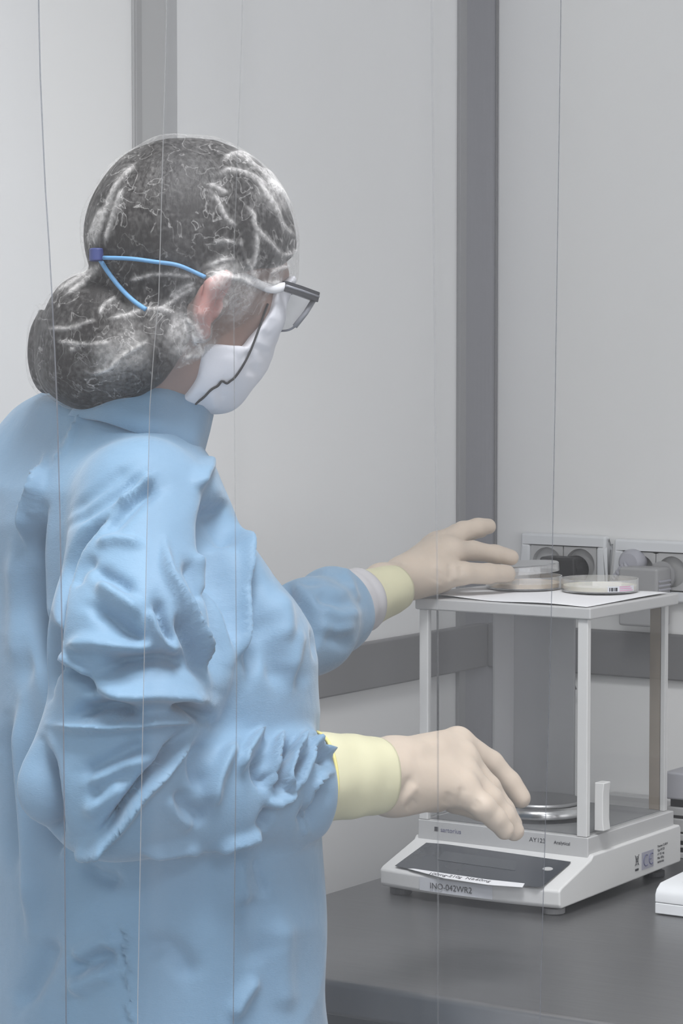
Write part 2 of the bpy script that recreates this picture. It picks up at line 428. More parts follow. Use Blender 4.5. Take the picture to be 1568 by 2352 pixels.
# stickers on the right side of the housing
sxp = 0.0052
def side_rect(name, y0, y1, z0, z1, m): return obj(name, box((sxp, y0, z0), (sxp+0.0003, y1, z1)), m, bal)
def side_px(px, py):
    q = on_plane(px, py, np.array(bal.location) + np.array((sxp, 0, 0)), (1, 0, 0)) - np.array(bal.location)
    return q[1], q[2]
ya, za = side_px(1473, 1998); yb_, zb = side_px(1500, 1952)
side_rect('ce_sticker', ya, yb_, zb-0.0185, zb+0.001, M_celab)
cz = zb - 0.0088
bm = bmesh.new()
for cy in (ya + (yb_-ya)*0.36, ya + (yb_-ya)*0.82):
    arc = [(sxp+0.0005, cy + 0.0062*math.cos(t)*1.0, cz + 0.0062*math.sin(t)) for t in np.linspace(math.radians(60), math.radians(300), 16)]
    add_tube(bm, arc, 0.0006, 6)
cy = ya + (yb_-ya)*0.82
add_tube(bm, [(sxp+0.0005, cy-0.006, cz), (sxp+0.0005, cy-0.001, cz)], 0.0005, 6)
obj('ce_mark', bm, M_ink2, bal)
# crossed out wheeled bin
yc, zc = side_px(1462, 1990)
bm = bmesh.new()
add_tube(bm, [(sxp+0.0003, yc-0.003, zc+0.011), (sxp+0.0003, yc-0.002, zc+0.002), (sxp+0.0003, yc+0.002, zc+0.002), (sxp+0.0003, yc+0.003, zc+0.011), (sxp+0.0003, yc-0.0034, zc+0.0112)], 0.0003, 5)
add_tube(bm, [(sxp+0.0003, yc-0.0045, zc+0.001), (sxp+0.0003, yc+0.0045, zc+0.013)], 0.0003, 5)
add_tube(bm, [(sxp+0.0003, yc+0.0045, zc+0.001), (sxp+0.0003, yc-0.0045, zc+0.013)], 0.0003, 5)
add_box(bm, (sxp, yc-0.004, zc-0.005), (sxp+0.0003, yc+0.004, zc-0.0025))
obj('bin_symbol', bm, M_ink, bal)
yt, zt = side_px(1509, 1981)
for k, (s_, tx) in enumerate(((0.0038, 'Tension 12-30 V'), (0.0038, 'Typ AY123'), (0.0038, 'd = 0,1 mg'), (0.0038, 'Max 120 g'), (0.0045, 'sartorius'))):
    text_part('rating_text', tx, s_, (sxp+0.0003, yt, zt + 0.017 - k*0.0045), (0, 1, 0), (0, 0, 1), M_ink, bal)

# ------------------------------------------------------------------ paper sheet on the balance
PZ = BENCH + T1
bm = bmesh.new(); NX, NY = 30, 26
rot = math.radians(3.0); grid = []
for i in range(NX+1):
    row = []
    for j in range(NY+1):
        u, v = i/NX, j/NY
        x = -BW - 0.003 + (BW + 0.001) * u; y = -0.004 + (BD - 0.012) * v
        y += 0.010*(1-u)*(1-v) * 1.6 + 0.004 * math.sin(u*9) * (1-v)**3
        z = 0.0008 + 0.002*max(0, 0.25-u)**1*4*(1-v)*0.9 + 0.0016*(math.sin(u*11+v*4)+1)*0.5*(0.25 + max(abs(u-.5), abs(v-.5)))
        if u > 0.7 and v < 0.06: z -= 0.0
        row.append(bm.verts.new((C0[0] + x, C0[1] + y, PZ + z)))
    grid.append(row)
for i in range(NX):
    for j in range(NY): bm.faces.new((grid[i][j], grid[i+1][j], grid[i+1][j+1], grid[i][j+1]))
sheet = obj('paper_sheet', bm, M_paper, None, smooth=True)
so = sheet.modifiers.new('s', 'SOLIDIFY'); so.thickness = 0.0004; so.offset = 1
tag(sheet, 'white paper sheet lying on the top frame of the glass balance', 'paper')

# ------------------------------------------------------------------ petri dishes
def dish_shell(bm, r, h, wall=0.0012, flip=False, c=(0, 0, 0)):
    prof = [(0.0001, 0), (r-0.001, 0), (r, 0.001), (r, h), (r-wall, h), (r-wall, wall+0.0004), (0.0001, wall+0.0004)]
    if flip: prof = [(q, h-z) for q, z in prof]
    return add_lathe(bm, prof, c, 64)
def petri(loc, label, agar_m, grp=None, sticker=False):
    t = empty('petri_dish', loc); tag(t, label, 'petri dish')
    obj('dish', dish_shell(bmesh.new(), 0.0440, 0.0145), M_dish, t, smooth=False)
    bm = bmesh.new(); add_lathe(bm, [(0.0001, 0.0018), (0.0420, 0.0018), (0.0423, 0.0066), (0.0420, 0.0062), (0.0001, 0.0060)], (0, 0, 0), 64, closed_ends=False)
    obj('agar', bm, agar_m, t, smooth=False)
    return t
rp = on_z(1377, 1357, PZ+0.003); lp = on_z(1203, 1350, PZ+0.003)
print('dish pos rel', rp - C0, lp - C0)
d1 = petri((rp[0], rp[1], PZ+0.0032), 'open petri dish with yellow agar and a small pink and white sticker', M_agar, sticker=True)
# sticker curved round the dish wall
bm = bmesh.new(); vs = []
camang = math.atan2(-rp[1], -rp[0])
def stick(t, name, a0, a1, z0, z1, m, rr=0.0442):
    bm = bmesh.new(); vs = []
    for i in range(13):
        a_ = a0 + (a1-a0)*i/12
        vs.append((bm.verts.new((rr*math.cos(a_), rr*math.sin(a_), z0)), bm.verts.new((rr*math.cos(a_), rr*math.sin(a_), z1))))
    for p, q in zip(vs, vs[1:]): bm.faces.new((p[0], q[0], q[1], p[1]))
    o = obj(name, bm, m, t); s_ = o.modifiers.new('s', 'SOLIDIFY'); s_.thickness = 0.0002; s_.offset = 1
    return o
# camang + positive = towards image right
tag(stick(d1, 'sticker', camang+0.20, camang+1.05, 0.002, 0.0085, M_label), 'white sticker with black and pink print')
for k, (a0, a1) in enumerate(((0.24, 0.27), (0.29, 0.34), (0.36, 0.38), (0.40, 0.46))):
    stick(d1, 'code_mark', camang+a0, camang+a1, 0.003, 0.0070, M_ink, 0.0445)
for k, z in enumerate((0.0030, 0.0052, 0.0073)):
    stick(d1, 'print_line', camang+0.52, camang+0.98 - 0.05*k, z, z+0.0009, M_pink, 0.0445)
d2 = petri((lp[0], lp[1], PZ+0.0032), 'open petri dish with amber agar under the raised lid, beside the gloved left hand', M_agar2)
lidp = W(1193, 1306, 3.14)
lid = tag(obj('clear_cover', dish_shell(bmesh.new(), 0.0460, 0.0100, flip=True), M_dish), 'clear round petri dish lid held in the gloved left hand', 'lid')
lid.location = lidp - np.array((0, 0, 0.004)); lid.rotation_euler = (0.03, -0.05, 0)

# ------------------------------------------------------------------ wall sockets
def wall_xz(px, py):
    q = on_plane(px, py, (0, YB, 0), (0, 1, 0)); return q[0], q[2]
def socket(px0, py0, px1, label):
    x0, z1 = wall_xz(px0, py0)
    x1 = wall_xz(px1, py0)[0]
    Wd = x1 - x0; H = 0.080
    t = empty('wall_socket', (x0, YB, z1 - H)); tag(t, label, 'socket', 'double wall sockets above the rail')
    bm = bmesh.new()
    # frame ring
    fo = 0.0145
    add_box(bm, (0, -0.014, 0), (Wd, 0, fo)); add_box(bm, (0, -0.014, H-fo), (Wd, 0, H))
    add_box(bm, (0, -0.014, fo), (fo, 0, H-fo)); add_box(bm, (Wd-fo, -0.014, fo), (Wd, 0, H-fo))
    bmesh.ops.remove_doubles(bm, verts=bm.verts, dist=1e-6)
    obj('frame', bm, M_bright, t, bevel=0.004, seg=3)
    iw = (Wd - 2*fo) / 2
    for k in range(2):
        cx = fo + iw*(k+0.5); cz = H/2; r = min(iw*0.44, (H-2*fo)*0.44)
        bm = bmesh.new()
        NN = 40; inn = []; mid = []; bot = []
        sq = []
        for i in range(NN):
            a_ = 2*math.pi*i/NN; c_, s_ = math.cos(a_), math.sin(a_)
            hx, hz = iw/2-0.0006, (H-2*fo)/2-0.0015
            q = min(hx/abs(c_) if abs(c_) > 1e-6 else 9, hz/abs(s_) if abs(s_) > 1e-6 else 9)
            sq.append(bm.verts.new((cx+q*c_, -0.0115, cz+q*s_)))
            inn.append(bm.verts.new((cx+r*c_, -0.0115, cz+r*s_)))
            bot.append(bm.verts.new((cx+r*c_*0.97, -0.002, cz+r*s_*0.97)))
            mid.append(bm.verts.new((cx+q*c_, -0.0005, cz+q*s_)))
        for i in range(NN):
            j = (i+1) % NN
            bm.faces.new((sq[i], sq[j], inn[j], inn[i])); bm.faces.new((inn[i], inn[j], bot[j], bot[i])); bm.faces.new((mid[j], mid[i], sq[i], sq[j]) if False else (sq[j], sq[i], mid[i], mid[j]))
        bm.faces.new(bot)
        bmesh.ops.recalc_face_normals(bm, faces=bm.faces)
        obj('socket_insert', bm, M_white2, t)
    bm = bmesh.new(); add_box(bm, (fo+0.001, -0.0125, H-fo-0.0012), (Wd-fo-0.001, -0.002, H-fo-0.0002))  # black strip stands in for the shade in the gap under the frame
    obj('gap_shadow_strip', bm, M_black, t)
    return t, Wd, H, iw, fo
s1, Wd, H, iw, fo = socket(1206, 1222, 1402, 'white double wall socket with a black plug in it, behind the petri dishes')
s2, _, _, _, _ = socket(1420, 1236, 1612, 'white double wall socket holding a grey angled plug and an adapter, at the right edge')
# black plug
p = empty('power_plug', (s1.location.x + fo + iw*1.42, YB-0.0115, s1.location.z + H*0.43)); tag(p, 'chunky black power plug in the left wall socket', 'plug')
bm = bmesh.new(); add_lathe(bm, [(0.015, 0), (0.0185, 0.002), (0.0185, 0.018), (0.016, 0.030)], (0, 0, 0), 32)
bmesh.ops.rotate(bm, verts=bm.verts, cent=(0, 0, 0), matrix=Matrix.Rotation(math.pi/2, 3, 'X'))
obj('plug_face', bm, M_black, p)
bm = box((-0.038, -0.036, -0.030), (0.015, -0.006, 0.0175)); obj('plug_body', bm, M_black, p, bevel=0.004, seg=3)
bm = bmesh.new(); add_tube(bm, smooth_path([(-0.03, -0.022, -0.018), (-0.032, -0.02, -0.05), (-0.02, -0.012, -0.10), (0.0, -0.006, -0.16)], 20), 0.0035, 8); obj('cord', bm, M_black, p)
# lavender angled plug
q = W(1462, 1291, 0)  # noqa (direction only)
gx, gz = wall_xz(1466, 1290)
p = empty('power_plug', (gx, YB-0.003, gz)); tag(p, 'pale grey angled plug with ribbed cord relief in the right wall socket', 'plug')
bm = bmesh.new(); add_lathe(bm, [(0.0165, 0.004), (0.0175, 0.006), (0.0175, 0.020), (0.013, 0.026)], (0, 0, 0), 32)
bmesh.ops.rotate(bm, verts=bm.verts, cent=(0, 0, 0), matrix=Matrix.Rotation(math.pi/2, 3, 'X'))
obj('plug_body', bm, M_plug2, p, bevel=0.001)
bm = bmesh.new()
pa = smooth_path([(0, -0.022, -0.004), (-0.012, -0.024, -0.014), (-0.022, -0.024, -0.026)], 14)
add_tube(bm, pa, [0.009 - 0.004*i/13 + (0.0009 if i % 2 else 0) for i in range(14)], 10); obj('strain_relief', bm, M_plug2, p)
bm = bmesh.new(); add_tube(bm, smooth_path([(-0.022, -0.024, -0.026), (-0.026, -0.024, -0.04), (-0.022, -0.014, -0.05), (-0.02, -0.006, -0.06)], 20), 0.003, 8); obj('cord', bm, M_cable, p)
# grey wall adapter
ax, az = wall_xz(1512, 1340)
p = empty('power_adapter', (ax, YB-0.012, az)); tag(p, 'light grey power adapter with side cooling ribs plugged in right of the angled plug', 'adapter')
obj('adapter_body', box((-0.030, -0.044, -0.052), (0.026, -0.004, 0.024)), M_plug, p, bevel=0.004, seg=3)
for k in range(5):
    for x0_, x1_ in ((0.0262, 0.028), (-0.032, -0.0302)): obj('cooling_rib', box((x0_, -0.040, -0.016 + k*0.0055), (x1_, -0.008, -0.0135 + k*0.0055)), M_plug2, p)
bm = bmesh.new(); add_lathe(bm, [(0.012, -0.002), (0.0185, -0.001), (0.0185, 0.004)], (0.012, 0, 0.012), 32)
bmesh.ops.rotate(bm, verts=bm.verts, cent=(0.012, 0, 0.012), matrix=Matrix.Rotation(math.pi/2, 3, 'X'))
obj('plug_face', bm, M_plug, p)

# ------------------------------------------------------------------ louvred instrument behind right, and white device front right
lb = on_z(1528, 1968, BENCH)
ins = empty('louvred_instrument', (lb[0], lb[1], BENCH)); tag(ins, 'grey instrument with dark ventilation louvres behind the balance at the right edge', 'instrument')
def zat(py, p):  # height above bench at a point for an image row
    d_ = (np.array(p) - CAM) @ FH
    v = W(1545, py, 1) - CAM; return CAM[2] + v[2] / (v @ FH) * d_ - BENCH
zs = [zat(y, lb) for y in (1972, 1932, 1918, 1893, 1873, 1838, 1775)]
obj('core', box((0.004, 0.004, 0), (0.24, 0.09, zs[6]-0.004)), M_black, ins)
prev_rows = [(1975, 1955), (1944, 1938), (1928, 1912), (1908, 1878), (1871, 1852)]
for lo_, hi_ in prev_rows:
    obj('louvre', box((0, 0, max(0, zat(lo_, lb))), (0.245, 0.093, zat(hi_, lb))), M_white2, ins, bevel=0.0015)
obj('cover', box((-0.003, -0.003, zat(1834, lb)), (0.248, 0.096, zat(1772, lb))), mat('cover_grey', rgb(178, 178, 184), 0.45), ins, bevel=0.003)
dv = on_z(1503, 2100, BENCH)
dev = empty('handheld_device', (dv[0], dv[1], BENCH)); tag(dev, 'bright white rounded device lying at the right edge of the bench', 'device')
obj('lower_shell', box((0, 0, 0.001), (0.11, 0.075, 0.0128)), M_bright, dev, bevel=0.0012, seg=2)
bm = bmesh.new()
add_prism(bm, [(0, 0, 0.0131), (0, 0, 0.022), (0, 0.003, 0.027), (0, 0.012, 0.0325), (0, 0.075, 0.036), (0, 0.075, 0.0131)], (0.11, 0, 0))
obj('upper_shell', bm, M_bright, dev, bevel=0.0012, seg=2)
bm = bmesh.new(); add_prism(bm, [(0.022, 0.022, 0.0328), (0.10, 0.022, 0.0328), (0.10, 0.060, 0.0353), (0.022, 0.060, 0.0353)], (0, 0, 0.0006))
obj('screen', bm, M_plug, dev)
# ------------------------------------------------------------------ signed distance modelling
def smin(a, b, k):
    h = np.clip(0.5 + 0.5*(b-a)/k, 0, 1)
    return b + (a-b)*h - k*h*(1-h)
def smax(a, b, k): return -smin(-a, -b, k)
def rcone(p, a, b, ra, rb):
    a = np.asarray(a, np.float32); b = np.asarray(b, np.float32)
    ab = b - a; L2 = float(ab @ ab) + 1e-12
    t = np.clip(((p - a) @ ab) / L2, 0, 1)
    q = p - a - t[:, None] * ab
    return np.sqrt((q*q).sum(1)) - (ra + (rb-ra)*t)
def chain(p, pts, rad, k=0.006):
    d = None
    for i in range(len(pts)-1):
        e = rcone(p, pts[i], pts[i+1], rad[i], rad[i+1])
        d = e if d is None else smin(d, e, k)
    return d
def ell(p, c, r, B=None):
    q = p - np.asarray(c, np.float32)
    if B is not None: q = q @ np.asarray(B, np.float32).T
    r = np.asarray(r, np.float32)
    k0 = np.sqrt(((q/r)**2).sum(1)); k1 = np.sqrt(((q/(r*r))**2).sum(1)) + 1e-9
    return k0*(k0-1)/k1
def surface_nets(fn, lo, hi, h):
    lo = np.asarray(lo, np.float64); hi = np.asarray(hi, np.float64); B = 8
    nb = np.ceil((hi-lo)/(h*B)).astype(int); n = nb*B
    ci = np.stack(np.meshgrid(*[np.arange(k) for k in nb], indexing='ij'), -1).reshape(-1, 3)
    cen = (lo + (ci*B + (B-1)/2)*h).astype(np.float32)
    dc = fn(cen)
    D = np.zeros(n, np.float32)
    D.reshape(nb[0], B, nb[1], B, nb[2], B)[:] = dc.reshape(nb)[:, None, :, None, :, None]
    keep = np.abs(dc) < B*h*0.87*1.6 + 2*h
    loc = np.stack(np.meshgrid(*[np.arange(B)]*3, indexing='ij'), -1).reshape(-1, 3)
    kc = ci[keep]
    for s in range(0, len(kc), 600):
        sub = kc[s:s+600]
        idx = (sub[:, None, :]*B + loc[None]).reshape(-1, 3)
        D[idx[:, 0], idx[:, 1], idx[:, 2]] = fn((lo + idx*h).astype(np.float32))
    ins = D < 0
    c = ins[:-1, :-1, :-1].astype(np.int8)
    cnt = np.zeros(np.array(n)-1, np.int8)
    for dx in (0, 1):
        for dy in (0, 1):
            for dz in (0, 1):
                cnt += ins[dx:n[0]-1+dx, dy:n[1]-1+dy, dz:n[2]-1+dz]
    act = np.argwhere((cnt > 0) & (cnt < 8))
    gid = -np.ones(np.array(n)-1, np.int32); gid[act[:, 0], act[:, 1], act[:, 2]] = np.arange(len(act))
    acc = np.zeros((len(act), 3)); num = np.zeros(len(act))
    corners = [(0,0,0),(1,0,0),(0,1,0),(1,1,0),(0,0,1),(1,0,1),(0,1,1),(1,1,1)]
    val = [D[act[:, 0]+a, act[:, 1]+b, act[:, 2]+c_] for a, b, c_ in corners]
    for i in range(8):
        for j in range(i+1, 8):
            df = np.array(corners[j]) - np.array(corners[i])
            if abs(df).sum() != 1: continue
            a, b = val[i], val[j]; m = (a < 0) != (b < 0)
            t = a[m]/(a[m]-b[m])
            acc[m] += np.array(corners[i]) + t[:, None]*df; num[m] += 1
    V = lo + (act + acc/num[:, None])*h
    Q = []
    for ax in range(3):
        o1, o2 = [(1, 2), (2, 0), (0, 1)][ax]
        sl0 = [slice(None)]*3; sl1 = [slice(None)]*3
        sl0[ax] = slice(0, n[ax]-1); sl1[ax] = slice(1, n[ax])
        A, Bm = ins[tuple(sl0)], ins[tuple(sl1)]
        e = np.argwhere(A != Bm)
        ok = (e[:, o1] > 0) & (e[:, o2] > 0) & (e[:, o1] < n[o1]-1) & (e[:, o2] < n[o2]-1)
        e = e[ok]; s = A[e[:, 0], e[:, 1], e[:, 2]]
        def g(d1, d2):
            f = e.copy(); f[:, o1] -= d1; f[:, o2] -= d2
            return gid[f[:, 0], f[:, 1], f[:, 2]]
        q = np.stack([g(1, 1), g(0, 1), g(0, 0), g(1, 0)], 1)
        q[~s] = q[~s][:, ::-1]
        Q.append(q)
    Q = np.concatenate(Q); Q = Q[(Q >= 0).all(1)]
    return V, Q
def vnormals(V, Q):
    a, b, c, d = (V[Q[:, i]] for i in range(4))
    fn = np.cross(c-a, d-b); N = np.zeros_like(V)
    for i in range(4):
        for k in range(3): N[:, k] += np.bincount(Q[:, i], fn[:, k], len(V))
    return N / (np.linalg.norm(N, axis=1)[:, None] + 1e-12)
def laplace(V, Q, it=1, lam=0.5):
    E = np.concatenate([Q[:, [0, 1]], Q[:, [1, 2]], Q[:, [2, 3]], Q[:, [3, 0]]])
    i = np.concatenate([E[:, 0], E[:, 1]]); j = np.concatenate([E[:, 1], E[:, 0]])
    cnt = np.bincount(i, minlength=len(V))[:, None]
    for _ in range(it):
        S_ = np.stack([np.bincount(i, V[j, k], len(V)) for k in range(3)], 1)
        V = V*(1-lam) + lam*S_/np.maximum(cnt, 1)
    return V
def spectral_noise(V, freq, seed, n=24, aniso=(1, 1, 1)):
    r = np.random.default_rng(seed); out = np.zeros(len(V))
    for _ in range(n):
        k = r.normal(size=3); k /= np.linalg.norm(k); k = k*freq*r.uniform(.6, 1.5)*np.array(aniso)
        out += np.sin(V @ k + r.uniform(0, 6.28))
    return out/math.sqrt(n/2)
def strokes_field(V, N, strokes, scale, face_pow=0.15):
    """relief (metres) from folds: polylines seen from the photo's side, width in pixels, height in millimetres"""
    px, py, d = proj(V)
    view = CAM - V; view /= np.linalg.norm(view, axis=1)[:, None]
    w_ = np.clip((N * view).sum(1) / 0.25, 0, 1)
    disp = np.zeros(len(V))
    for amp, sig, pts in strokes:
        sig = max(sig, 3.0)
        P = smooth_path(pts, max(8, 6*len(pts))) if len(pts) > 2 else np.asarray(pts, float)
        x0, y0 = P.min(0) - 3*sig; x1, y1 = P.max(0) + 3*sig
        m = np.where((px > x0) & (px < x1) & (py > y0) & (py < y1) & (w_ > 0))[0]
        if not len(m): continue
        X, Y = px[m], py[m]
        best = np.full(len(m), 1e9); bt = np.zeros(len(m))
        L = np.r_[0, np.cumsum(np.hypot(*np.diff(P, axis=0).T))]
        for i in range(len(P)-1):
            ax_, ay = P[i]; bx, by = P[i+1]; l2 = (bx-ax_)**2+(by-ay)**2+1e-9
            t = np.clip(((X-ax_)*(bx-ax_)+(Y-ay)*(by-ay))/l2, 0, 1)
            dd = np.hypot(X-ax_-t*(bx-ax_), Y-ay-t*(by-ay))
            u = dd < best; best[u] = dd[u]; bt[u] = (L[i]+t[u]*(L[i+1]-L[i]))/L[-1]
        taper = np.clip(np.minimum(bt, 1-bt)/0.22, 0, 1); taper = taper*taper*(3-2*taper)*0.85+0.15
        s_ = sig*(0.6+0.4*taper)
        disp[m] += amp*0.001*np.exp(-0.5*(best/s_)**2)*taper*w_[m]
    return disp*scale
def add_attr(me, name, vals):
    a = me.attributes.new(name, 'FLOAT', 'POINT'); a.data.foreach_set('value', np.asarray(vals, np.float32))

# ------------------------------------------------------------------ the person: frames
DC = 2.53; HD = 0.03
TH = math.radians(35)
Fp = RV*math.cos(TH) + FH*math.sin(TH); Lp = -RV*math.sin(TH) + FH*math.cos(TH)
PSI = math.radians(32); PP = math.radians(21.3)
HF = RV*math.cos(PSI)*math.cos(PP) + FH*math.sin(PSI)*math.cos(PP) - np.array([0, 0, math.sin(PP)])
HL = -RV*math.sin(PSI) + FH*math.cos(PSI)
HU = np.cross(HF, HL)
if HU[2] < 0: HU = -HU
HB = np.stack([HF, HL, HU])            # rows: forward, left (away from camera), up
HC = W(445, 560, 2.44+HD)
def hd(f, s, u): return HC + HF*f + HL*s + HU*u

tab = [  # py, cx, half width m, half depth b
 (905, 235, .060, .058), (930, 240, .067, .062), (960, 238, .079, .064), (1010, 222, .090, .068), (1060, 212, .109, .078), (1110, 203, .119, .088),
 (1190, 215, .127, .098), (1270, 245, .139, .108), (1350, 280, .147, .118), (1430, 300, .157, .130), (1500, 306, .160, .136),
 (1700, 306, .161, .138), (1950, 306, .164, .138), (2352, 306, .170, .142), (3300, 270, .172, .132), (4300, 255, .180, .138)]
TZ, TX, TY, TA, TB = [], [], [], [], []
for py_, cx_, w_, b_ in tab:
    w_ *= DC/2.45; b_ *= DC/2.45
    q = W(cx_, py_, DC); TZ.append(q[2]); 
    qq = W(cx_, 1200, DC)
    TX.append(qq[0]); TY.append(qq[1])
    a_ = math.sqrt(max(w_**2 - (b_*math.cos(TH))**2, 1e-5))/math.sin(TH)
    TA.append(a_); TB.append(b_)
o_ = np.argsort(TZ); TZ, TX, TY, TA, TB = (np.array(x)[o_] for x in (TZ, TX, TY, TA, TB))
print('torso z', TZ.round(3), 'a', TA.round(3))
def torso_sd(p, inset=0.0, zlo=0.36):
    z = p[:, 2]
    cx = np.interp(z, TZ, TX); cy = np.interp(z, TZ, TY); a = np.interp(z, TZ, TA)-inset; b = np.interp(z, TZ, TB)-inset
    dx = p[:, 0]-cx; dy = p[:, 1]-cy
    l = (dx*Lp[0]+dy*Lp[1])/a; f = (dx*Fp[0]+dy*Fp[1])/b
    k = (np.abs(l)**2.3+np.abs(f)**2.3)**(1/2.3)
    k1 = np.sqrt((l/a)**2+(f/b)**2)+1e-9
    d = np.minimum((k-1)*np.sqrt(l*l+f*f)/k1, 0.3)
    lim = YF - 0.004 + np.clip((z - BENCH - 0.01)*0.5, 0, 1)
    d = smax(d, np.minimum(p[:, 1] - lim, .2), .012)      # the cloth presses against the bench edge
    return smax(smax(d, zlo - z, 0.01), z - (TZ[-1]-inset), 0.02)

# arms
R_SH = W(325, 1165, 2.41); R_UP = W(322, 1480, 2.35); R_EL = W(275, 1800, 2.335)
R_F1 = W(470, 1818, 2.375); R_F2 = W(625, 1808, 2.415); R_F3 = W(695, 1802, 2.435); R_WR = W(752, 1789, 2.45)
L_SH = W(150, 1140, 2.63); L_EL = W(560, 1500, 2.70); L_F1 = W(700, 1440, 2.78); L_F2 = W(762, 1405, 2.86); L_WR = W(806, 1384, 2.91)
R_END = W(712, 1796, 2.44).astype(np.float32); R_AX = ((R_WR-R_F2)/np.linalg.norm(R_WR-R_F2)).astype(np.float32)
L_END = W(768, 1400, 2.875).astype(np.float32); L_AX = ((L_WR-L_F1)/np.linalg.norm(L_WR-L_F1)).astype(np.float32)
def gown_sd(p):
    d = torso_sd(p)
    r = smin(rcone(p, R_SH, R_UP, .066, .076), rcone(p, R_UP, R_EL, .076, .062), .03)
    r = smin(r, ell(p, W(212, 1775, 2.345), (.050, .060, .066)), .03)
    r = smin(r, rcone(p, R_EL, R_F1, .062, .056), .02)
    r = smin(r, rcone(p, R_F1, R_F2, .056, .052), .02)
    r = smin(r, rcone(p, R_F2, R_F3, .052, .046), .02)
    r = smin(r, rcone(p, R_F3, R_WR, .048, .043), .01)
    r = smax(r, (p - R_END) @ R_AX, .014)
    l = smin(rcone(p, L_SH, L_EL, .070, .058), rcone(p, L_EL, L_F1, .052, .047), .02)
    l = smin(l, rcone(p, L_F1, L_F2, .047, .039), .02)
    l = smin(l, rcone(p, L_F2, L_WR, .043, .039), .01)
    l = smax(l, (p - L_END) @ L_AX, .012)
    d = smin(d, r, .012)
    return smin(d, l, .02)
def to6(pts): return [(x/2.119, y/2.119+880) for x, y in pts]
def to7(pts): return [(x/2.01, 1600+y/2.01) for x, y in pts]
G6 = [
 (-11, 13, [(540,600),(440,720),(370,820),(320,930),(300,1080),(292,1250)]),
 (-22, 26, [(190,600),(135,760),(125,880),(135,1080),(165,1250),(205,1400),(225,1520)]),
 (-26, 26, [(225,1150),(232,1280),(235,1450)]),
 (7, 12, [(200,330),(180,480),(120,620),(100,780),(105,900),(120,1050)]),
 (2.2, 5, [(410,110),(370,180),(330,260),(280,360)]),
 (-4.5, 20, [(720,420),(560,540),(420,640),(330,700)]), (-3, 18, [(640,380),(480,520),(330,640)]),
 (-6, 28, [(800,500),(700,530),(590,640),(500,740)]), (5, 18, [(760,430),(640,520),(560,590)]),
 (4, 18, [(700,790),(560,770),(470,800)]), (-4, 20, [(480,850),(400,900),(360,1000)]),
 (-17, 32, [(1020,470),(1035,600),(1045,800),(1080,1000),(1110,1200),(1090,1350),(1050,1500)]),
 (-10, 26, [(1075,560),(1110,700),(1140,800)]),
 (8, 14, [(1145,660),(1185,850),(1195,1050),(1175,1250),(1130,1370)]),
 (-9, 30, [(1205,880),(1235,1050),(1245,1250),(1200,1450)]),
 (8, 15, [(800,760),(820,930),(920,1090),(1000,1250),(1055,1400)]),
 (-10, 26, [(870,1090),(925,1230),(985,1360),(1020,1480)]),
 (-7, 22, [(755,1030),(790,1170),(850,1300)]), (7, 15, [(735,1080),(770,1210),(850,1300),(900,1340)]),
 (-6, 24, [(900,850),(960,950),(1010,1060)]), (5, 18, [(960,820),(1020,900),(1060,1010)]),
 (-7, 28, [(430,1090),(520,1130),(620,1210),(730,1290)]), (6, 26, [(470,970),(590,1060),(700,1140)]),
 (-5, 24, [(450,900),(560,960),(660,1030)]),
 (8, 26, [(320,1290),(450,1265),(600,1285),(780,1300)]),
 (-13, 30, [(470,1410),(600,1360),(760,1345),(880,1360),(990,1430)]), (11, 28, [(460,1460),(600,1510),(780,1500),(930,1520),(1010,1570)]),
 (-9, 16, [(300,1390),(400,1440),(470,1510)]), (6, 16, [(290,1320),(380,1370),(450,1430)]),
 (5, 30, [(1340,1000),(1380,1200),(1400,1450)]), (-4, 30, [(1290,1100),(1310,1300),(1330,1500)]),
 (-4, 40, [(1450,1500),(1400,1350),(1400,1200)]), (4, 20, [(1450,1200),(1420,1350),(1400,1500)]),
 (-11, 14, [(1330,930),(1440,1010),(1510,1090),(1530,1200),(1520,1330)]),
 (6, 20, [(1040,350),(1000,420),(960,520)]),
 (4, 30, [(40,800),(50,1100),(60,1400)]), (-4, 30, [(90,1000),(80,1250),(110,1500)]),
]
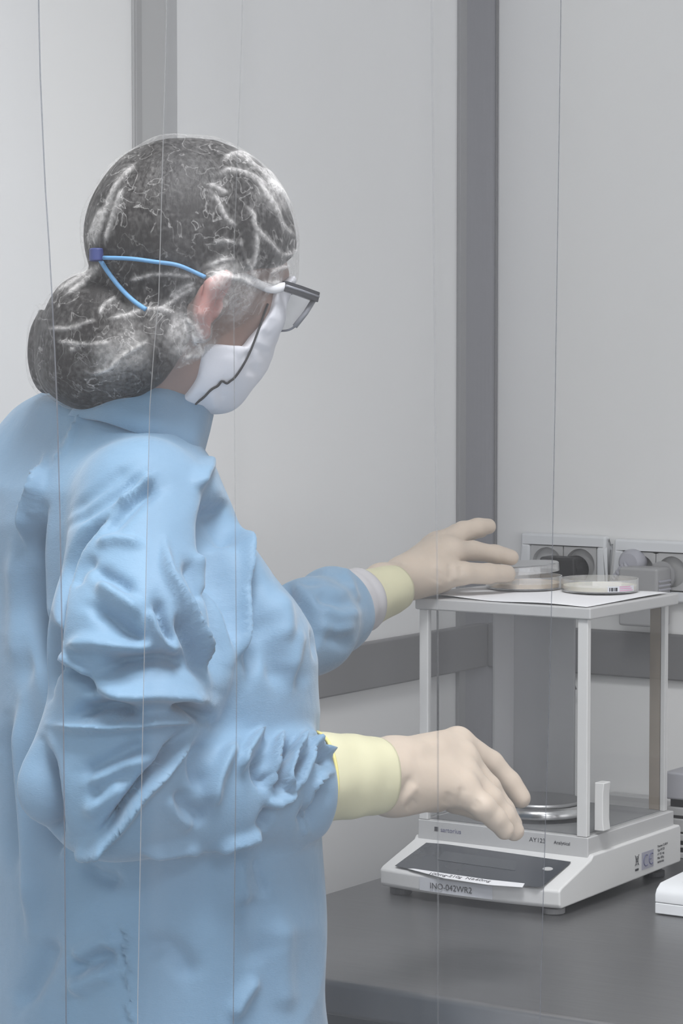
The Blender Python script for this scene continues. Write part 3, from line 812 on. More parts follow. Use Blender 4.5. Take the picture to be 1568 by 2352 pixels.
G7 = [
 (-13, 22, [(340,90),(420,60),(520,50),(620,80),(660,115)]), (-16, 20, [(790,45),(850,45),(920,85),(960,125)]),
 (9, 15, [(220,130),(400,150),(600,130),(780,100),(880,100),(950,130)]),
 (-14, 14, [(840,165),(780,240),(740,310),(680,370),(600,470),(520,580),(440,660)]),
 (10, 18, [(890,160),(805,260),(725,370),(640,465),(560,575),(480,650),(370,710)]),
 (-6, 26, [(700,205),(600,250),(480,310),(360,350)]), (5, 26, [(700,275),(560,330),(400,410)]),
 (-4, 26, [(620,330),(500,400),(400,480)]), (4, 26, [(580,400),(470,480),(380,560)]),
 (8, 24, [(1080,220),(1010,340),(980,440),(1000,520)]), (-6, 26, [(930,200),(900,320),(930,430)]),
 (-5, 30, [(820,420),(860,520),(960,560)]), (4, 26, [(760,440),(800,530),(900,600)]),
 (9, 12, [(1190,150),(1160,220),(1110,290),(1090,370)]), (-9, 15, [(1210,250),(1175,330),(1200,400),(1240,350)]),
 (10, 11, [(1290,180),(1255,290),(1235,390),(1180,400)]), (-12, 16, [(1340,220),(1280,330),(1265,430)]),
 (11, 12, [(1395,180),(1345,290),(1300,370),(1350,430)]), (8, 11, [(1445,180),(1400,330),(1340,450)]),
 (-9, 12, [(1370,270),(1345,370)]), (-9, 14, [(1235,480),(1210,560),(1185,610)]),
 (9, 11, [(1360,450),(1270,480),(1200,520)]), (-10, 24, [(1480,400),(1440,520),(1390,620)]), (8, 9, [(1530,350),(1450,400),(1425,520),(1415,630)]),
 (-7, 12, [(1420,270),(1500,300)]), (6, 9, [(1420,240),(1480,260),(1530,270)]), (-6, 10, [(1430,200),(1500,230)]),
 (7, 11, [(980,700),(1060,660),(1150,630),(1200,590)]), (6, 12, [(640,705),(760,690),(860,680),(960,702)]), (7, 16, [(340,690),(420,690),(500,650)]),
 (-6, 30, [(320,1290),(420,1220),(540,1180)]), (7, 34, [(310,1370),(420,1300),(540,1265)]),
 (-5, 40, [(640,1190),(760,1150),(850,1230),(870,1330)]), (5, 24, [(1200,1290),(1120,1400),(1070,1500)]),
 (5, 34, [(560,1130),(450,1150),(330,1230)]),
 (8, 26, [(90,0),(110,300),(150,600),(160,850),(150,1100)]), (-8, 30, [(30,100),(50,400),(60,800)]),
 (-14, 22, [(190,200),(225,420),(245,600),(245,740)]), (-6, 30, [(250,1100),(200,1250),(100,1450)]),
 (4, 40, [(1300,1000),(1310,1250),(1330,1480)]), (-4, 50, [(1150,900),(1180,1150),(1220,1250)]), (3.5, 22, [(1100,740),(1110,860),(1150,980)]),
 (-3, 16, [(1170,730),(1190,830),(1230,930)]), (-5, 26, [(360,780),(440,830),(560,860)]),
]
fold = [(a, s/2.119, to6(p)) for a, s, p in G6] + [(a, s/2.01, to7(p)) for a, s, p in G7]
c4 = lambda pts: [(640 + x/2.306, 1150 + y/2.306) for x, y in pts]
fold += [(a_*.5, s_, p_) for a_, s_, p_ in [(5, 10, c4([(200,395),(300,440),(400,500)])), (-5, 8, c4([(90,400),(250,425),(380,470)])), (6, 11, c4([(220,560),(320,610),(430,590)])), (-6, 10, c4([(200,480),(300,530),(410,545)])), (-5, 12, c4([(240,700),(330,740),(380,720)])), (5, 10, c4([(200,640),(290,690),(400,650)])), (5, 9, c4([(320,370),(370,450),(400,560)]))]]
for k in range(13):                      # gathered seam below the waist
    y = 1075 + k*34; x = 572 + 10*math.sin(k*1.7) + k*1.5
    fold.append((3.2, 5, to7([(x-14, y), (x+16, y+10)]))); fold.append((-3.2, 5, to7([(x-18, y+16), (x+12, y+22)])))
for k in range(7):                       # puckers of the shoulder and back-opening seams
    fold.append((2.0, 5, to6([(402-k*22, 130+k*36), (385-k*22, 122+k*36)])))
    fold.append((2.5, 6, to6([(215-k*9, 420+k*34), (190-k*9, 425+k*34)])))

person_root = None
def body_frame_pts(): pass
gV, gQ = surface_nets(gown_sd, W(-300, 860, 2.3)*[1,1,0]*0 + np.array([min(TX)-.34, min(TY)-.34, 0.33]), np.array([max(TX)+.55, max(TY)+.5, TZ[-1]+.03]), 0.0033)
gV = laplace(gV, gQ, 3)
gN = vnormals(gV, gQ)
low = spectral_noise(gV, 26, 3, aniso=(1, 1, .45))*0.0022 + spectral_noise(gV, 60, 5, aniso=(1, 1, .7))*0.0010 + (.5-np.abs(spectral_noise(gV, 38, 9, n=10)))*0.0013
gV = gV + gN*(strokes_field(gV, gN, fold, 1.85) + low)[:, None]
gV = laplace(gV, gQ, 1, 0.25)
print('gown verts', len(gV)); _m = (gV[:, 0] > XB) & (gV[:, 2] < BENCH) & (gV[:, 2] > BENCH-.035); print('GOWN past bench front by', (gV[_m][:, 1]-YF).max(), 'at', gV[_m][(gV[_m][:, 1]-YF).argmax()], 'minx wall', gV[:, 0].min()-XL)

M_gown = None
m, nt, P, out = new_mat('blue_gown_cloth')
P.inputs['Roughness'].default_value = 0.62; P.inputs['Specular IOR Level'].default_value = 0.35; P.inputs['Sheen Weight'].default_value = 0.25
tc = nd(nt, 'ShaderNodeTexCoord')
n1 = nd(nt, 'ShaderNodeTexNoise'); n1.inputs['Scale'].default_value = 9; n1.inputs['Detail'].default_value = 3
mx = nd(nt, 'ShaderNodeMix', data_type='RGBA'); mx.inputs[6].default_value = rgb(102, 134, 160); mx.inputs[7].default_value = rgb(115, 148, 174)
nt.links.new(tc.outputs['Object'], n1.inputs['Vector']); nt.links.new(n1.outputs[0], mx.inputs[0]); nt.links.new(mx.outputs[2], P.inputs['Base Color'])
mp = nd(nt, 'ShaderNodeMapping'); mp.inputs['Scale'].default_value = (1, 1, 3)
n2 = nd(nt, 'ShaderNodeTexNoise'); n2.inputs['Scale'].default_value = 420; n2.inputs['Detail'].default_value = 2
n3 = nd(nt, 'ShaderNodeTexNoise'); n3.inputs['Scale'].default_value = 55; n3.inputs['Detail'].default_value = 4
nt.links.new(tc.outputs['Object'], mp.inputs[0]); nt.links.new(mp.outputs[0], n2.inputs['Vector']); nt.links.new(tc.outputs['Object'], n3.inputs['Vector'])
ad = nd(nt, 'ShaderNodeMath', operation='MULTIPLY_ADD'); ad.inputs[1].default_value = 4.0
nt.links.new(n3.outputs[0], ad.inputs[0]); nt.links.new(n2.outputs[0], ad.inputs[2])
bp = nd(nt, 'ShaderNodeBump'); bp.inputs['Strength'].default_value = 0.22; bp.inputs['Distance'].default_value = 0.0012
nt.links.new(ad.outputs[0], bp.inputs['Height']); nt.links.new(bp.outputs[0], P.inputs['Normal'])
M_gown = m
M_skin = mat('skin', rgb(142, 118, 108), 0.5, var=0.05, vscale=30, sss=0.15)
M_skin_ear = M_skin
_nt = M_skin.node_tree; _P = _nt.nodes['Principled BSDF']; _src = _P.inputs['Base Color'].links[0].from_socket
_at = nd(_nt, 'ShaderNodeAttribute', attribute_name='blush'); _mx = nd(_nt, 'ShaderNodeMix', data_type='RGBA'); _mx.inputs[7].default_value = rgb(205, 140, 134)
_nt.links.new(_at.outputs['Fac'], _mx.inputs[0]); _nt.links.new(_src, _mx.inputs[6]); _nt.links.new(_mx.outputs[2], _P.inputs['Base Color'])
M_hair = mat('dark_brown_hair', rgb(26, 23, 22), 0.6, var=0.25, vscale=60, bump=0.5, bscale=260, stretch=(1, 1, .3))
M_glove = mat('latex_glove', rgb(188, 173, 157), 0.48, var=0.03, vscale=25, bump=0.15, bscale=90, sss=0.12)
M_cuff = mat('pale_yellow_cuff', rgb(196, 192, 160), 0.5, var=0.04, vscale=18, bump=0.12, bscale=60, sss=0.05)
M_cuffrim = mat('yellow_cuff_rim', rgb(214, 204, 130), 0.5, var=0.03)
M_knit = mat('grey_knit_cuff', rgb(178, 176, 178), 0.8, var=0.06, vscale=60)
M_maskm = mat('white_mask_fabric', rgb(214, 215, 221), 0.75, var=0.03, vscale=12, bump=0.06, bscale=500)
M_tie = mat('blue_tie', rgb(92, 142, 184), 0.6, var=0.03)
M_clip = mat('navy_clip', rgb(48, 58, 110), 0.5)
M_frame_dark = mat('dark_glasses_frame', rgb(30, 32, 38), 0.35)
M_frame_grey = mat('grey_glasses_frame', rgb(120, 122, 128), 0.3)
M_temple = mat('white_glasses_temple', rgb(214, 214, 216), 0.4)
M_lens = clear('spectacle_lens', (0.95, 0.96, 0.97), 0.05, refl=0.8)
M_shoe = mat('white_clog', rgb(220, 220, 220), 0.5)
M_trou = mat('dark_trousers', rgb(60, 70, 90), 0.7)

# ------------------------------------------------------------------ hands
def P3(*a): return W(*a)
RH = dict(
 fingers=[
  ([(1050,1706,2.595),(1126,1752,2.61),(1168,1795,2.615),(1196,1834,2.615)], [.0150,.0118,.0108,.0098]),
  ([(1062,1744,2.575),(1122,1808,2.58),(1156,1860,2.585),(1177,1893,2.59)], [.0148,.0112,.0104,.0094]),
  ([(1066,1785,2.555),(1124,1836,2.555),(1155,1875,2.56),(1180,1908,2.565)], [.0155,.0125,.0115,.0100]),
  ([(1058,1812,2.535),(1108,1852,2.53),(1138,1880,2.535),(1158,1906,2.54)], [.0150,.0118,.0106,.0092]),
  ([(965,1790,2.585),(1045,1832,2.635),(1105,1856,2.645),(1145,1876,2.64)], [.0190,.0145,.0125,.0105])],
 palm=[([(845,1785,2.485),(905,1775,2.515)], [.033,.030]), ([(905,1762,2.525),(1050,1706,2.595)], [.0255,.0150]), ([(905,1770,2.52),(1062,1742,2.575)], [.027,.0150]),
       ([(905,1795,2.51),(1066,1785,2.555)], [.028,.0160]), ([(905,1805,2.505),(1058,1812,2.535)], [.026,.0165]), ([(905,1800,2.52),(1000,1822,2.57)], [.026,.0185])])
LH = dict(
 fingers=[
  ([(1000,1322,3.02),(1062,1317,3.03),(1120,1317,3.055),(1164,1318,3.075)], [.0185,.0130,.0115,.0102]),
  ([(1035,1266,3.05),(1085,1265,3.075),(1135,1272,3.09),(1173,1280,3.10)], [.0140,.0110,.0102,.0092]),
  ([(1018,1252,3.07),(1062,1221,3.09),(1096,1211,3.10),(1121,1209,3.11)], [.0145,.0112,.0104,.0094]),
  ([(1004,1250,3.095),(1048,1226,3.12),(1082,1219,3.135),(1104,1218,3.145)], [.0140,.0108,.0098,.0090]),
  ([(992,1256,3.12),(1028,1240,3.14),(1052,1236,3.15),(1072,1235,3.16)], [.0130,.0098,.0090,.0082])],
 palm=[([(880,1345,2.965),(930,1326,3.01)], [.026,.0185]), ([(930,1322,3.01),(1035,1266,3.05)], [.018,.0150]), ([(930,1320,3.02),(1018,1252,3.07)], [.018,.0150]),
       ([(932,1322,3.03),(1004,1250,3.095)], [.018,.0140]), ([(935,1328,3.04),(992,1256,3.12)], [.017,.0130]), ([(930,1332,3.01),(1000,1322,3.02)], [.019,.0195]),
       ([(940,1334,3.02),(1015,1330,3.045)], [.017,.0150]), ([(1000,1300,3.04),(1020,1275,3.06)], [.017,.015])])
def hand_sd(H, p, infl=0.0):
    d = None
    for pts, rad in H['palm']:
        e = chain(p, [P3(*q) for q in pts], rad); d = e if d is None else smin(d, e, .014)
    f = None
    for pts, rad in H['fingers']:
        e = chain(p, [P3(*q) for q in pts], rad, .004)
        f = e if f is None else smin(f, e, .0022)
    return smin(d, f, .0065) - infl
def hand_bounds(H):
    A = np.array([P3(*q) for part in ('palm', 'fingers') for pts, _ in H[part] for q in pts])
    return A.min(0) - .045, A.max(0) + .045

# ------------------------------------------------------------------ body (one continuous surface)
def face_sd(p):
    q = (p - HC.astype(np.float32)) @ HB.T.astype(np.float32)
    def e(c, r): return ell(q, c, r)
    d = e((0, 0, 0), (.089, .073, .089))
    d = smin(d, e((.030, 0, -.045), (.058, .060, .070)), .02)
    d = smin(d, e((.042, 0, -.098), (.046, .047, .040)), .02)
    d = smin(d, e((.072, 0, .0), (.022, .045, .012)), .012)       # brow
    d = smin(d, rcone(q, (.082, 0, -.012), (.096, 0, -.048), .006, .0095), .010)
    for s in (-1, 1):
        d = smax(d, -e((.096, s*.031, -.016), (.016, .018, .012)), .010)
        d = smin(d, e((.074, s*.031, -.016), (.013, .014, .012)), .004)
        d = smin(d, e((.066, s*.036, -.045), (.02, .022, .02)), .015)
    d = smin(d, e((.083, 0, -.078), (.013, .022, .006)), .006)    # lips
    d = smin(d, e((.081, 0, -.088), (.013, .018, .006)), .006)
    d = smin(d, e((.072, 0, -.116), (.016, .02, .014)), .015)
    for s in (-1, 1):                                            # ears
        c = (-.004, s*.077, -0.057)
        a = rcone(q, (.000, s*.081, -0.034), (-.014, s*.086, -0.048), .0055, .0062)
        a = smin(a, rcone(q, (-.014, s*.086, -0.048), (-.010, s*.082, -0.074), .0062, .005), .004)
        a = smin(a, rcone(q, (-.010, s*.082, -0.074), (.001, s*.074, -0.088), .005, .0065), .004)
        a = smin(a, rcone(q, (.000, s*.081, -0.034), (.008, s*.075, -0.044), .0055, .004), .004)
        a = smin(a, e((-.004, s*.074, -0.057), (.013, .006, .026)), .004)
        a = smax(a, -e((.001, s*.084, -0.058), (.007, .008, .011)), .003)
        a = smin(a, rcone(q, (.006, s*.077, -0.060), (.004, s*.077, -0.068), .0035, .004), .003)
        d = smin(d, a, .004)
    return d
NB = W(262, 960, 2.50)
def body_sd(p):
    d = face_sd(p)
    d = smin(d, rcone(p, hd(-.012, 0, -.075), NB, .055, .044), .03)
    d = smin(d, smax(torso_sd(p, .048, .75), p[:, 2] - float(W(240, 1000, DC)[2]), .02), .03)
    r = smin(rcone(p, R_SH, R_EL, .045, .038), rcone(p, R_EL, W(845, 1785, 2.485), .038, .026), .01)
    l = smin(rcone(p, L_SH, L_EL, .045, .036), rcone(p, L_EL, W(880, 1345, 2.965), .036, .021), .01)
    d = smin(smin(d, r, .01), l, .01)
    for s in (-1, 1):
        hip = np.array([TX[4], TY[4], .88]) + Lp*s*.09; kn = np.array([TX[4], TY[4], .50]) + Lp*s*.10 + Fp*.01; an = np.array([TX[4], TY[4], .09]) + Lp*s*.105 - Fp*.02
        d = smin(d, smin(rcone(p, hip, kn, .080, .055), rcone(p, kn, an, .055, .036), .02), .02)
        d = smin(d, rcone(p, an - np.array([0, 0, .045]), an + Fp*.14 - np.array([0, 0, .055]), .036, .028), .02)
    d = smin(d, hand_sd(RH, p, -.0042), .002); d = smin(d, hand_sd(LH, p, -.0042), .002)
    return d
lo_ = np.minimum(np.array([min(TX)-.3, min(TY)-.3, -.02]), hand_bounds(RH)[0]); hi_ = np.maximum(np.array([max(TX)+.3, max(TY)+.3, 1.72]), hand_bounds(LH)[1]); hi_[2] = 1.72
bV, bQ = surface_nets(body_sd, lo_, hi_, 0.0038)
bV = laplace(bV, bQ, 1, .4)
print('body verts', len(bV))
person = from_arrays('person', bV, bQ, M_skin)
tag(person, 'person in a blue gown, hair net, mask and gloves reaching over the balance', 'person')
_q = (bV - HC) @ HB.T
add_attr(person.data, 'blush', np.clip((np.abs(_q[:, 1]) - .068)/.010, 0, 1)*np.clip(1-np.abs(_q[:, 0]+.004)/.03, 0, 1)**.5*np.clip(1-np.abs(_q[:, 2]+.058)/.05, 0, 1)**.5*(bV[:, 2] > 1.4))
gown = from_arrays('gown', gV, gQ, M_gown, person)
gown['label'] = 'light blue creased surgical gown'
for lab_, H in (('beige latex glove on the right hand, above the weighing pan side', RH), ('beige latex glove on the left hand, holding the dish lid', LH)):
    lo_, hi_ = hand_bounds(H)
    V, Q = surface_nets(lambda p: hand_sd(H, p), lo_, hi_, 0.0017)
    V = laplace(V, Q, 2, .5); N = vnormals(V, Q)
    if H is RH:
        st = [(-1.6, 8, [(900,1850),(925,1815),(950,1780)]), (1.5, 7, [(915,1855),(945,1820),(960,1800)]), (-1.6, 7, [(930,1860),(955,1835)]), (1.2, 9, [(905,1760),(920,1790),(915,1820)]),
              (-.9, 6, [(1048,1850),(1058,1825),(1062,1805)]), (.6, 6, [(1060,1862),(1072,1838),(1078,1815)]), (-.7, 6, [(1085,1858),(1100,1838)]), (-1.4, 7, [(1020,1850),(1035,1820)]),
              (1.0, 14, [(950,1720),(1000,1710),(1040,1705)]), (-.8, 12, [(940,1745),(1000,1738),(1045,1735)])]
    else:
        st = [(-1.6, 6, [(1030,1290),(1036,1310),(1030,1335)]), (1.4, 6, [(1042,1292),(1048,1312),(1042,1338)]), (-1.4, 6, [(1052,1300),(1058,1320)]), (-1.4, 7, [(925,1300),(935,1325),(930,1350)]),
              (1.0, 12, [(960,1280),(990,1262),(1010,1255)]), (-1, 10, [(1000,1340),(1015,1310)])]
    V = V + N*(strokes_field(V, N, st, 1.0) + spectral_noise(V, 180, 8)*.00025)[:, None]
    g = from_arrays('glove', V, Q, M_glove, person); g['label'] = lab_
# cuffs of the gloves
def cuff(p0, p1, r0, r1, mtl, name, parent, seed, amp=.04, n=40, rim=True, flat=1.0):
    path = smooth_path([p0, (np.array(p0)+np.array(p1))/2, p1], 26)
    rad = [r0 + (r1-r0)*i/25 for i in range(26)]
    rr = np.random.default_rng(seed); ph = rr.uniform(0, 6.28, 6)
    f = lambda t, a: 1 + amp*(0.5*math.sin(2*a+ph[0]+2*t)+0.35*math.sin(3*a+ph[1]-3*t)+0.25*math.sin(5*a+ph[2]+5*t)) + amp*0.35*math.sin(t*14+ph[3]+1.3*math.sin(a+ph[4])) - (0.03*max(0, t-.86)/.14 if t > .86 else 0)
    bm = bmesh.new(); add_tube(bm, path, rad, n, up=(0, 0, 1), rad_fn=f)
    o = obj(name, bm, mtl, parent, smooth=True, world=True)
    if rim:
        c = Vector(path[0]); t = (Vector(path[1])-Vector(path[0])).normalized(); u = (Vector((0, 0, 1)) - t*t.z).normalized(); v = t.cross(u)
        ringp = [c + (u*math.cos(a)+v*math.sin(a))*rad[0]*f(0, a)*1.005 for a in np.linspace(0, 2*math.pi, 49)]
        bm = bmesh.new(); add_tube(bm, ringp, 0.0017, 8); obj('cuff_rim', bm, M_cuffrim, o, smooth=True, world=True)
    return o
gl = [c for c in person.children if c.name.startswith('glove')]
cuff(W(722, 1786, 2.452), W(874, 1780, 2.490), .0405, .0358, M_cuff, 'glove_cuff', gl[0], 2)
cuff(W(778, 1396, 2.89), W(912, 1350, 2.965), .0375, .0255, M_cuff, 'glove_cuff', gl[1], 5, amp=.03)
o = cuff(W(786, 1393, 2.893), W(834, 1377, 2.92), .0378, .0348, M_knit, 'knit_cuff', gl[1], 5, amp=.03, rim=False)
o['label'] = 'grey turned knit band of the cuff'

# ------------------------------------------------------------------ hair and hair net
def hair_full(p):
    q = (p - HC.astype(np.float32)) @ HB.T.astype(np.float32)
    d = ell(q, (-.003, 0, .0), (.101, .086, .095))
    d = smin(d, ell(p, W(245, 752, 2.43+HD), (.058, .060, .054)), .006)
    d = smin(d, ell(p, W(215, 830, 2.43+HD), (.050, .052, .046)), .02)
    d = smin(d, ell(p, W(335, 795, 2.41+HD), (.046, .062, .042)), .03)
    d = smin(d, ell(p, W(385, 770, 2.395+HD), (.026, .036, .036)), .02)
    d = smin(d, ell(p, W(104, 810, 2.44+HD), (.012, .020, .038)), .004)
    d = smin(d, rcone(p, W(100, 770, 2.44+HD), W(91, 708, 2.44+HD), .008, .001), .006)
    return d
KU = np.array([-.20, -.13, -.107, -.076, -.05, -.021, .008, .03]); KF = np.array([-.03, -.012, .016, .031, .053, .055, .112, .3])
HUu = np.array([-.20, -.13, -.09, -.05, -.02, .0, .03, .06]); HFf = np.array([.0, -.004, .0, -.014, .022, .060, .092, .12])
def region(q, U, Fv): return (q[:, 0] - np.interp(q[:, 2], U, Fv).astype(np.float32))*.75
def hair_sd(p):
    q = (p - HC.astype(np.float32)) @ HB.T.astype(np.float32)
    d = hair_full(p)
    body = torso_sd(p)
    d = smax(d, region(q, HUu, HFf), .008)
    return smax(d, -(body + .004), .003)
lo_ = W(60, 300, 2.30); box_pts = np.array([W(x, y, d) for x in (30, 760) for y in (280, 980) for d in (2.30, 2.66)])
lo_, hi_ = box_pts.min(0), box_pts.max(0)
V, Q = surface_nets(hair_sd, lo_, hi_, 0.0026); V = laplace(V, Q, 1)
N = vnormals(V, Q); V = V + N*(spectral_noise(V, 150, 2, aniso=(1, 1, .4))*.0006)[:, None]
hair = from_arrays('hair', V, Q, M_hair, person)
def cap_sd(p):
    q = (p - HC.astype(np.float32)) @ HB.T.astype(np.float32)
    d = smin(hair_full(p), face_sd(p) , .012) - .0024
    return smax(d, -(torso_sd(p) + .001), .003)
V, Q = surface_nets(cap_sd, lo_, hi_, 0.0017)
V = laplace(V, Q, 4)
c8 = lambda pts: [(50 + x/2.0907, 280 + y/2.0907) for x, y in pts]
wr = []
def wrk(a, s, pts): wr.append((a, s, c8(pts)))
for pts in ([(890,290),(960,330),(1000,350)], [(1000,160),(1080,190),(1160,250),(1230,330),(1300,390)], [(1120,280),(1170,340),(1220,420),(1250,490),(1290,540),(1330,560)],
            [(1070,380),(1110,440),(1130,510),(1190,580),(1240,640),(1250,680)], [(1040,540),(1060,620),(1100,700),(1140,790)], [(1200,300),(1260,360),(1320,420)], [(1140,220),(1220,260),(1280,320),(1330,380)],
            [(500,300),(460,400),(420,520),(400,600)], [(440,380),(400,440),(370,520),(355,610)], [(400,400),(360,470),(340,560),(335,610)], [(480,770),(600,745),(720,735),(860,740)],
            [(380,960),(450,940),(520,920),(600,900),(700,910),(760,920)], [(120,990),(250,985),(340,960),(380,975)], [(160,1050),(300,1070),(400,1065),(450,1040)], [(370,940),(400,880),(460,830)],
            [(290,1180),(340,1200),(420,1180),(500,1120),(620,1040)], [(640,900),(700,880),(780,830),(860,780)], [(700,850),(780,800),(840,760)], [(160,830),(260,750),(380,680)], [(200,840),(300,760),(390,690)],
            [(1240,640),(1290,640),(1310,600)], [(1200,740),(1240,700),(1290,690)], [(1150,760),(1200,780),(1260,770)], [(900,590),(960,575),(1040,585)], [(880,700),(960,660),(1030,650)],
            [(1130,520),(1120,640),(1110,720)], [(240,1080),(260,1110)], [(820,1000),(850,1080),(860,1130)], [(780,930),(840,990),(880,1060)], [(760,1140),(820,1120),(860,1130)], [(700,1240),(760,1190),(830,1150)],
            [(900,720),(980,740),(1060,760),(1130,800)], [(950,180),(1040,160),(1120,190)], [(930,260),(1010,230),(1100,260),(1180,330)],
            [(560,180),(500,250),(450,330),(400,430)], [(900,330),(950,400),(990,470),(1040,500)]):
    jit = [(x + 6*math.sin(i*2.1+len(wr)), y + 6*math.cos(i*1.7+len(wr))) for i, (x, y) in enumerate(pts)]
    wrk(1.3, 3.2, jit); wrk(.5, 9, pts)
for pts in ([(1230,340),(1300,440),(1320,520)], [(1020,600),(1080,680)], [(420,620),(520,600)], [(300,860),(420,800),(560,790)], [(260,1040),(380,1010),(520,980)], [(440,1100),(600,1120)]):
    wrk(-1.5, 14, pts)
N = vnormals(V, Q)
rel = strokes_field(V, N, wr, 1.0)
V2 = V + N*(rel + spectral_noise(V, 95, 12)*.0009 + .0004)[:, None]
q = (V - HC) @ HB.T
# more cloth layers where the net is gathered
broad = strokes_field(V, N, [(1, 16*2.0, c8(p_)) for p_ in ([(1180,230),(1260,330),(1310,420)], [(880,740),(980,760),(1080,800),(1150,830)], [(1180,780),(1260,790)], [(790,1020),(830,1080),(860,1130)], [(330,1160),(480,1120),(620,1060)],
      [(700,960),(780,1000),(840,1050)], [(1000,820),(1060,880),(1090,900)])], 1000.0)
gather = np.clip(np.maximum(rel, 0)/.0017, 0, 1)**1.3*.36 + np.clip(broad, 0, 1)*.34
keep = q[:, 0] < np.interp(q[:, 2], KU, KF)
fk = keep[Q].all(1)
Q2 = Q[fk]; used = np.unique(Q2); mp_ = -np.ones(len(V), int); mp_[used] = np.arange(len(used))
capm, nt, P, out = new_mat('sheer_white_net_fabric')
nt.nodes.remove(P)
tr = nd(nt, 'ShaderNodeBsdfTransparent'); df = nd(nt, 'ShaderNodeBsdfDiffuse'); df.inputs[0].default_value = rgb(226, 224, 222)
mix = nd(nt, 'ShaderNodeMixShader'); at = nd(nt, 'ShaderNodeAttribute', attribute_name='gather')
tc = nd(nt, 'ShaderNodeTexCoord'); n1 = nd(nt, 'ShaderNodeTexNoise'); n1.inputs['Scale'].default_value = 240; n1.inputs['Detail'].default_value = 6
n2 = nd(nt, 'ShaderNodeTexNoise'); n2.inputs['Scale'].default_value = 22; n2.inputs['Detail'].default_value = 5
nt.links.new(tc.outputs['Object'], n1.inputs['Vector']); nt.links.new(tc.outputs['Object'], n2.inputs['Vector'])
lw = nd(nt, 'ShaderNodeLayerWeight'); lw.inputs[0].default_value = 0.3
pw_ = nd(nt, 'ShaderNodeMath', operation='POWER'); pw_.inputs[1].default_value = 3.0; nt.links.new(lw.outputs['Facing'], pw_.inputs[0])
a1 = nd(nt, 'ShaderNodeMath', operation='MULTIPLY_ADD'); a1.inputs[1].default_value = 0.26; a1.inputs[2].default_value = -0.18; nt.links.new(n1.outputs[0], a1.inputs[0])
a2 = nd(nt, 'ShaderNodeMath', operation='MULTIPLY_ADD'); a2.inputs[1].default_value = 0.13; nt.links.new(n2.outputs[0], a2.inputs[0]); nt.links.new(a1.outputs[0], a2.inputs[2])
a3 = nd(nt, 'ShaderNodeMath', operation='MULTIPLY_ADD'); a3.inputs[1].default_value = 0.30; nt.links.new(pw_.outputs[0], a3.inputs[0]); nt.links.new(a2.outputs[0], a3.inputs[2])
a4 = nd(nt, 'ShaderNodeMath', operation='ADD', use_clamp=True); n4 = nd(nt, 'ShaderNodeTexNoise'); n4.inputs['Scale'].default_value = 42; n4.inputs['Detail'].default_value = 4; n4.inputs['Distortion'].default_value = 0.6
nt.links.new(tc.outputs['Object'], n4.inputs['Vector'])
r1 = nd(nt, 'ShaderNodeMath', operation='MULTIPLY_ADD'); r1.inputs[1].default_value = 2; r1.inputs[2].default_value = -1; nt.links.new(n4.outputs[0], r1.inputs[0])
r2 = nd(nt, 'ShaderNodeMath', operation='ABSOLUTE'); nt.links.new(r1.outputs[0], r2.inputs[0])
r3 = nd(nt, 'ShaderNodeMapRange'); r3.inputs[1].default_value = 0.0; r3.inputs[2].default_value = 0.028; r3.inputs[3].default_value = 0.42; r3.inputs[4].default_value = 0.0; nt.links.new(r2.outputs[0], r3.inputs[0])
r4 = nd(nt, 'ShaderNodeMath', operation='MULTIPLY'); nt.links.new(r3.outputs[0], r4.inputs[0]); nt.links.new(n2.outputs[0], r4.inputs[1])
r5 = nd(nt, 'ShaderNodeMapRange'); r5.inputs[1].default_value = 0.38; r5.inputs[2].default_value = 0.62; r5.inputs[3].default_value = 0.8; r5.inputs[4].default_value = 1.2; nt.links.new(n1.outputs[0], r5.inputs[0])
r6 = nd(nt, 'ShaderNodeMath', operation='MULTIPLY_ADD'); nt.links.new(at.outputs['Fac'], r6.inputs[0]); nt.links.new(r5.outputs[0], r6.inputs[1]); nt.links.new(r4.outputs[0], r6.inputs[2])
nt.links.new(a3.outputs[0], a4.inputs[0]); nt.links.new(r6.outputs[0], a4.inputs[1])
nt.links.new(a4.outputs[0], mix.inputs[0]); nt.links.new(tr.outputs[0], mix.inputs[1]); nt.links.new(df.outputs[0], mix.inputs[2]); nt.links.new(mix.outputs[0], out.inputs[0])
cap = from_arrays('hair_net', V2[used], mp_[Q2], capm, person)
cap['label'] = 'sheer white bouffant hair net'
add_attr(cap.data, 'gather', gather[used])
# elastic hem of the net along the face opening
# ------------------------------------------------------------------ mask
MU = [(.014,-.092),(.055,-.079),(.064,-.042),(.066,-.020),(.086,.002),(.14,.000),(.15,-.07),(.115,-.118),(.080,-.142),(.030,-.142),(.026,-.12)]
def poly_sd(x, y, poly):
    P_ = np.array(poly, np.float32); n_ = len(P_); d = np.full(len(x), 1e9, np.float32); s = np.ones(len(x), np.float32)
    for i in range(n_):
        a, b = P_[i], P_[i-1]; e = b-a; wx, wy = x-a[0], y-a[1]
        t = np.clip((wx*e[0]+wy*e[1])/(e@e), 0, 1); d = np.minimum(d, (wx-e[0]*t)**2+(wy-e[1]*t)**2)
        c1 = y >= a[1]; c2 = y < b[1]; c3 = e[0]*wy > e[1]*wx
        fl = (c1 & c2 & c3) | (~c1 & ~c2 & ~c3); s = np.where(fl, -s, s)
    return s*np.sqrt(d)
def mask_sd(p):
    q = (p - HC.astype(np.float32)) @ HB.T.astype(np.float32)
    d = smin(face_sd(p) - .006, ell(q, (.047, 0, -.076), (.056, .059, .056)), .012)
    d = smin(d, ell(q, (.070, 0, -.060), (.036, .034, .050)), .012)
    d = smin(d, ell(q, (.038, 0, -.112), (.034, .042, .028)), .015)
    return smax(d, poly_sd(q[:, 0], q[:, 2], MU), .002)
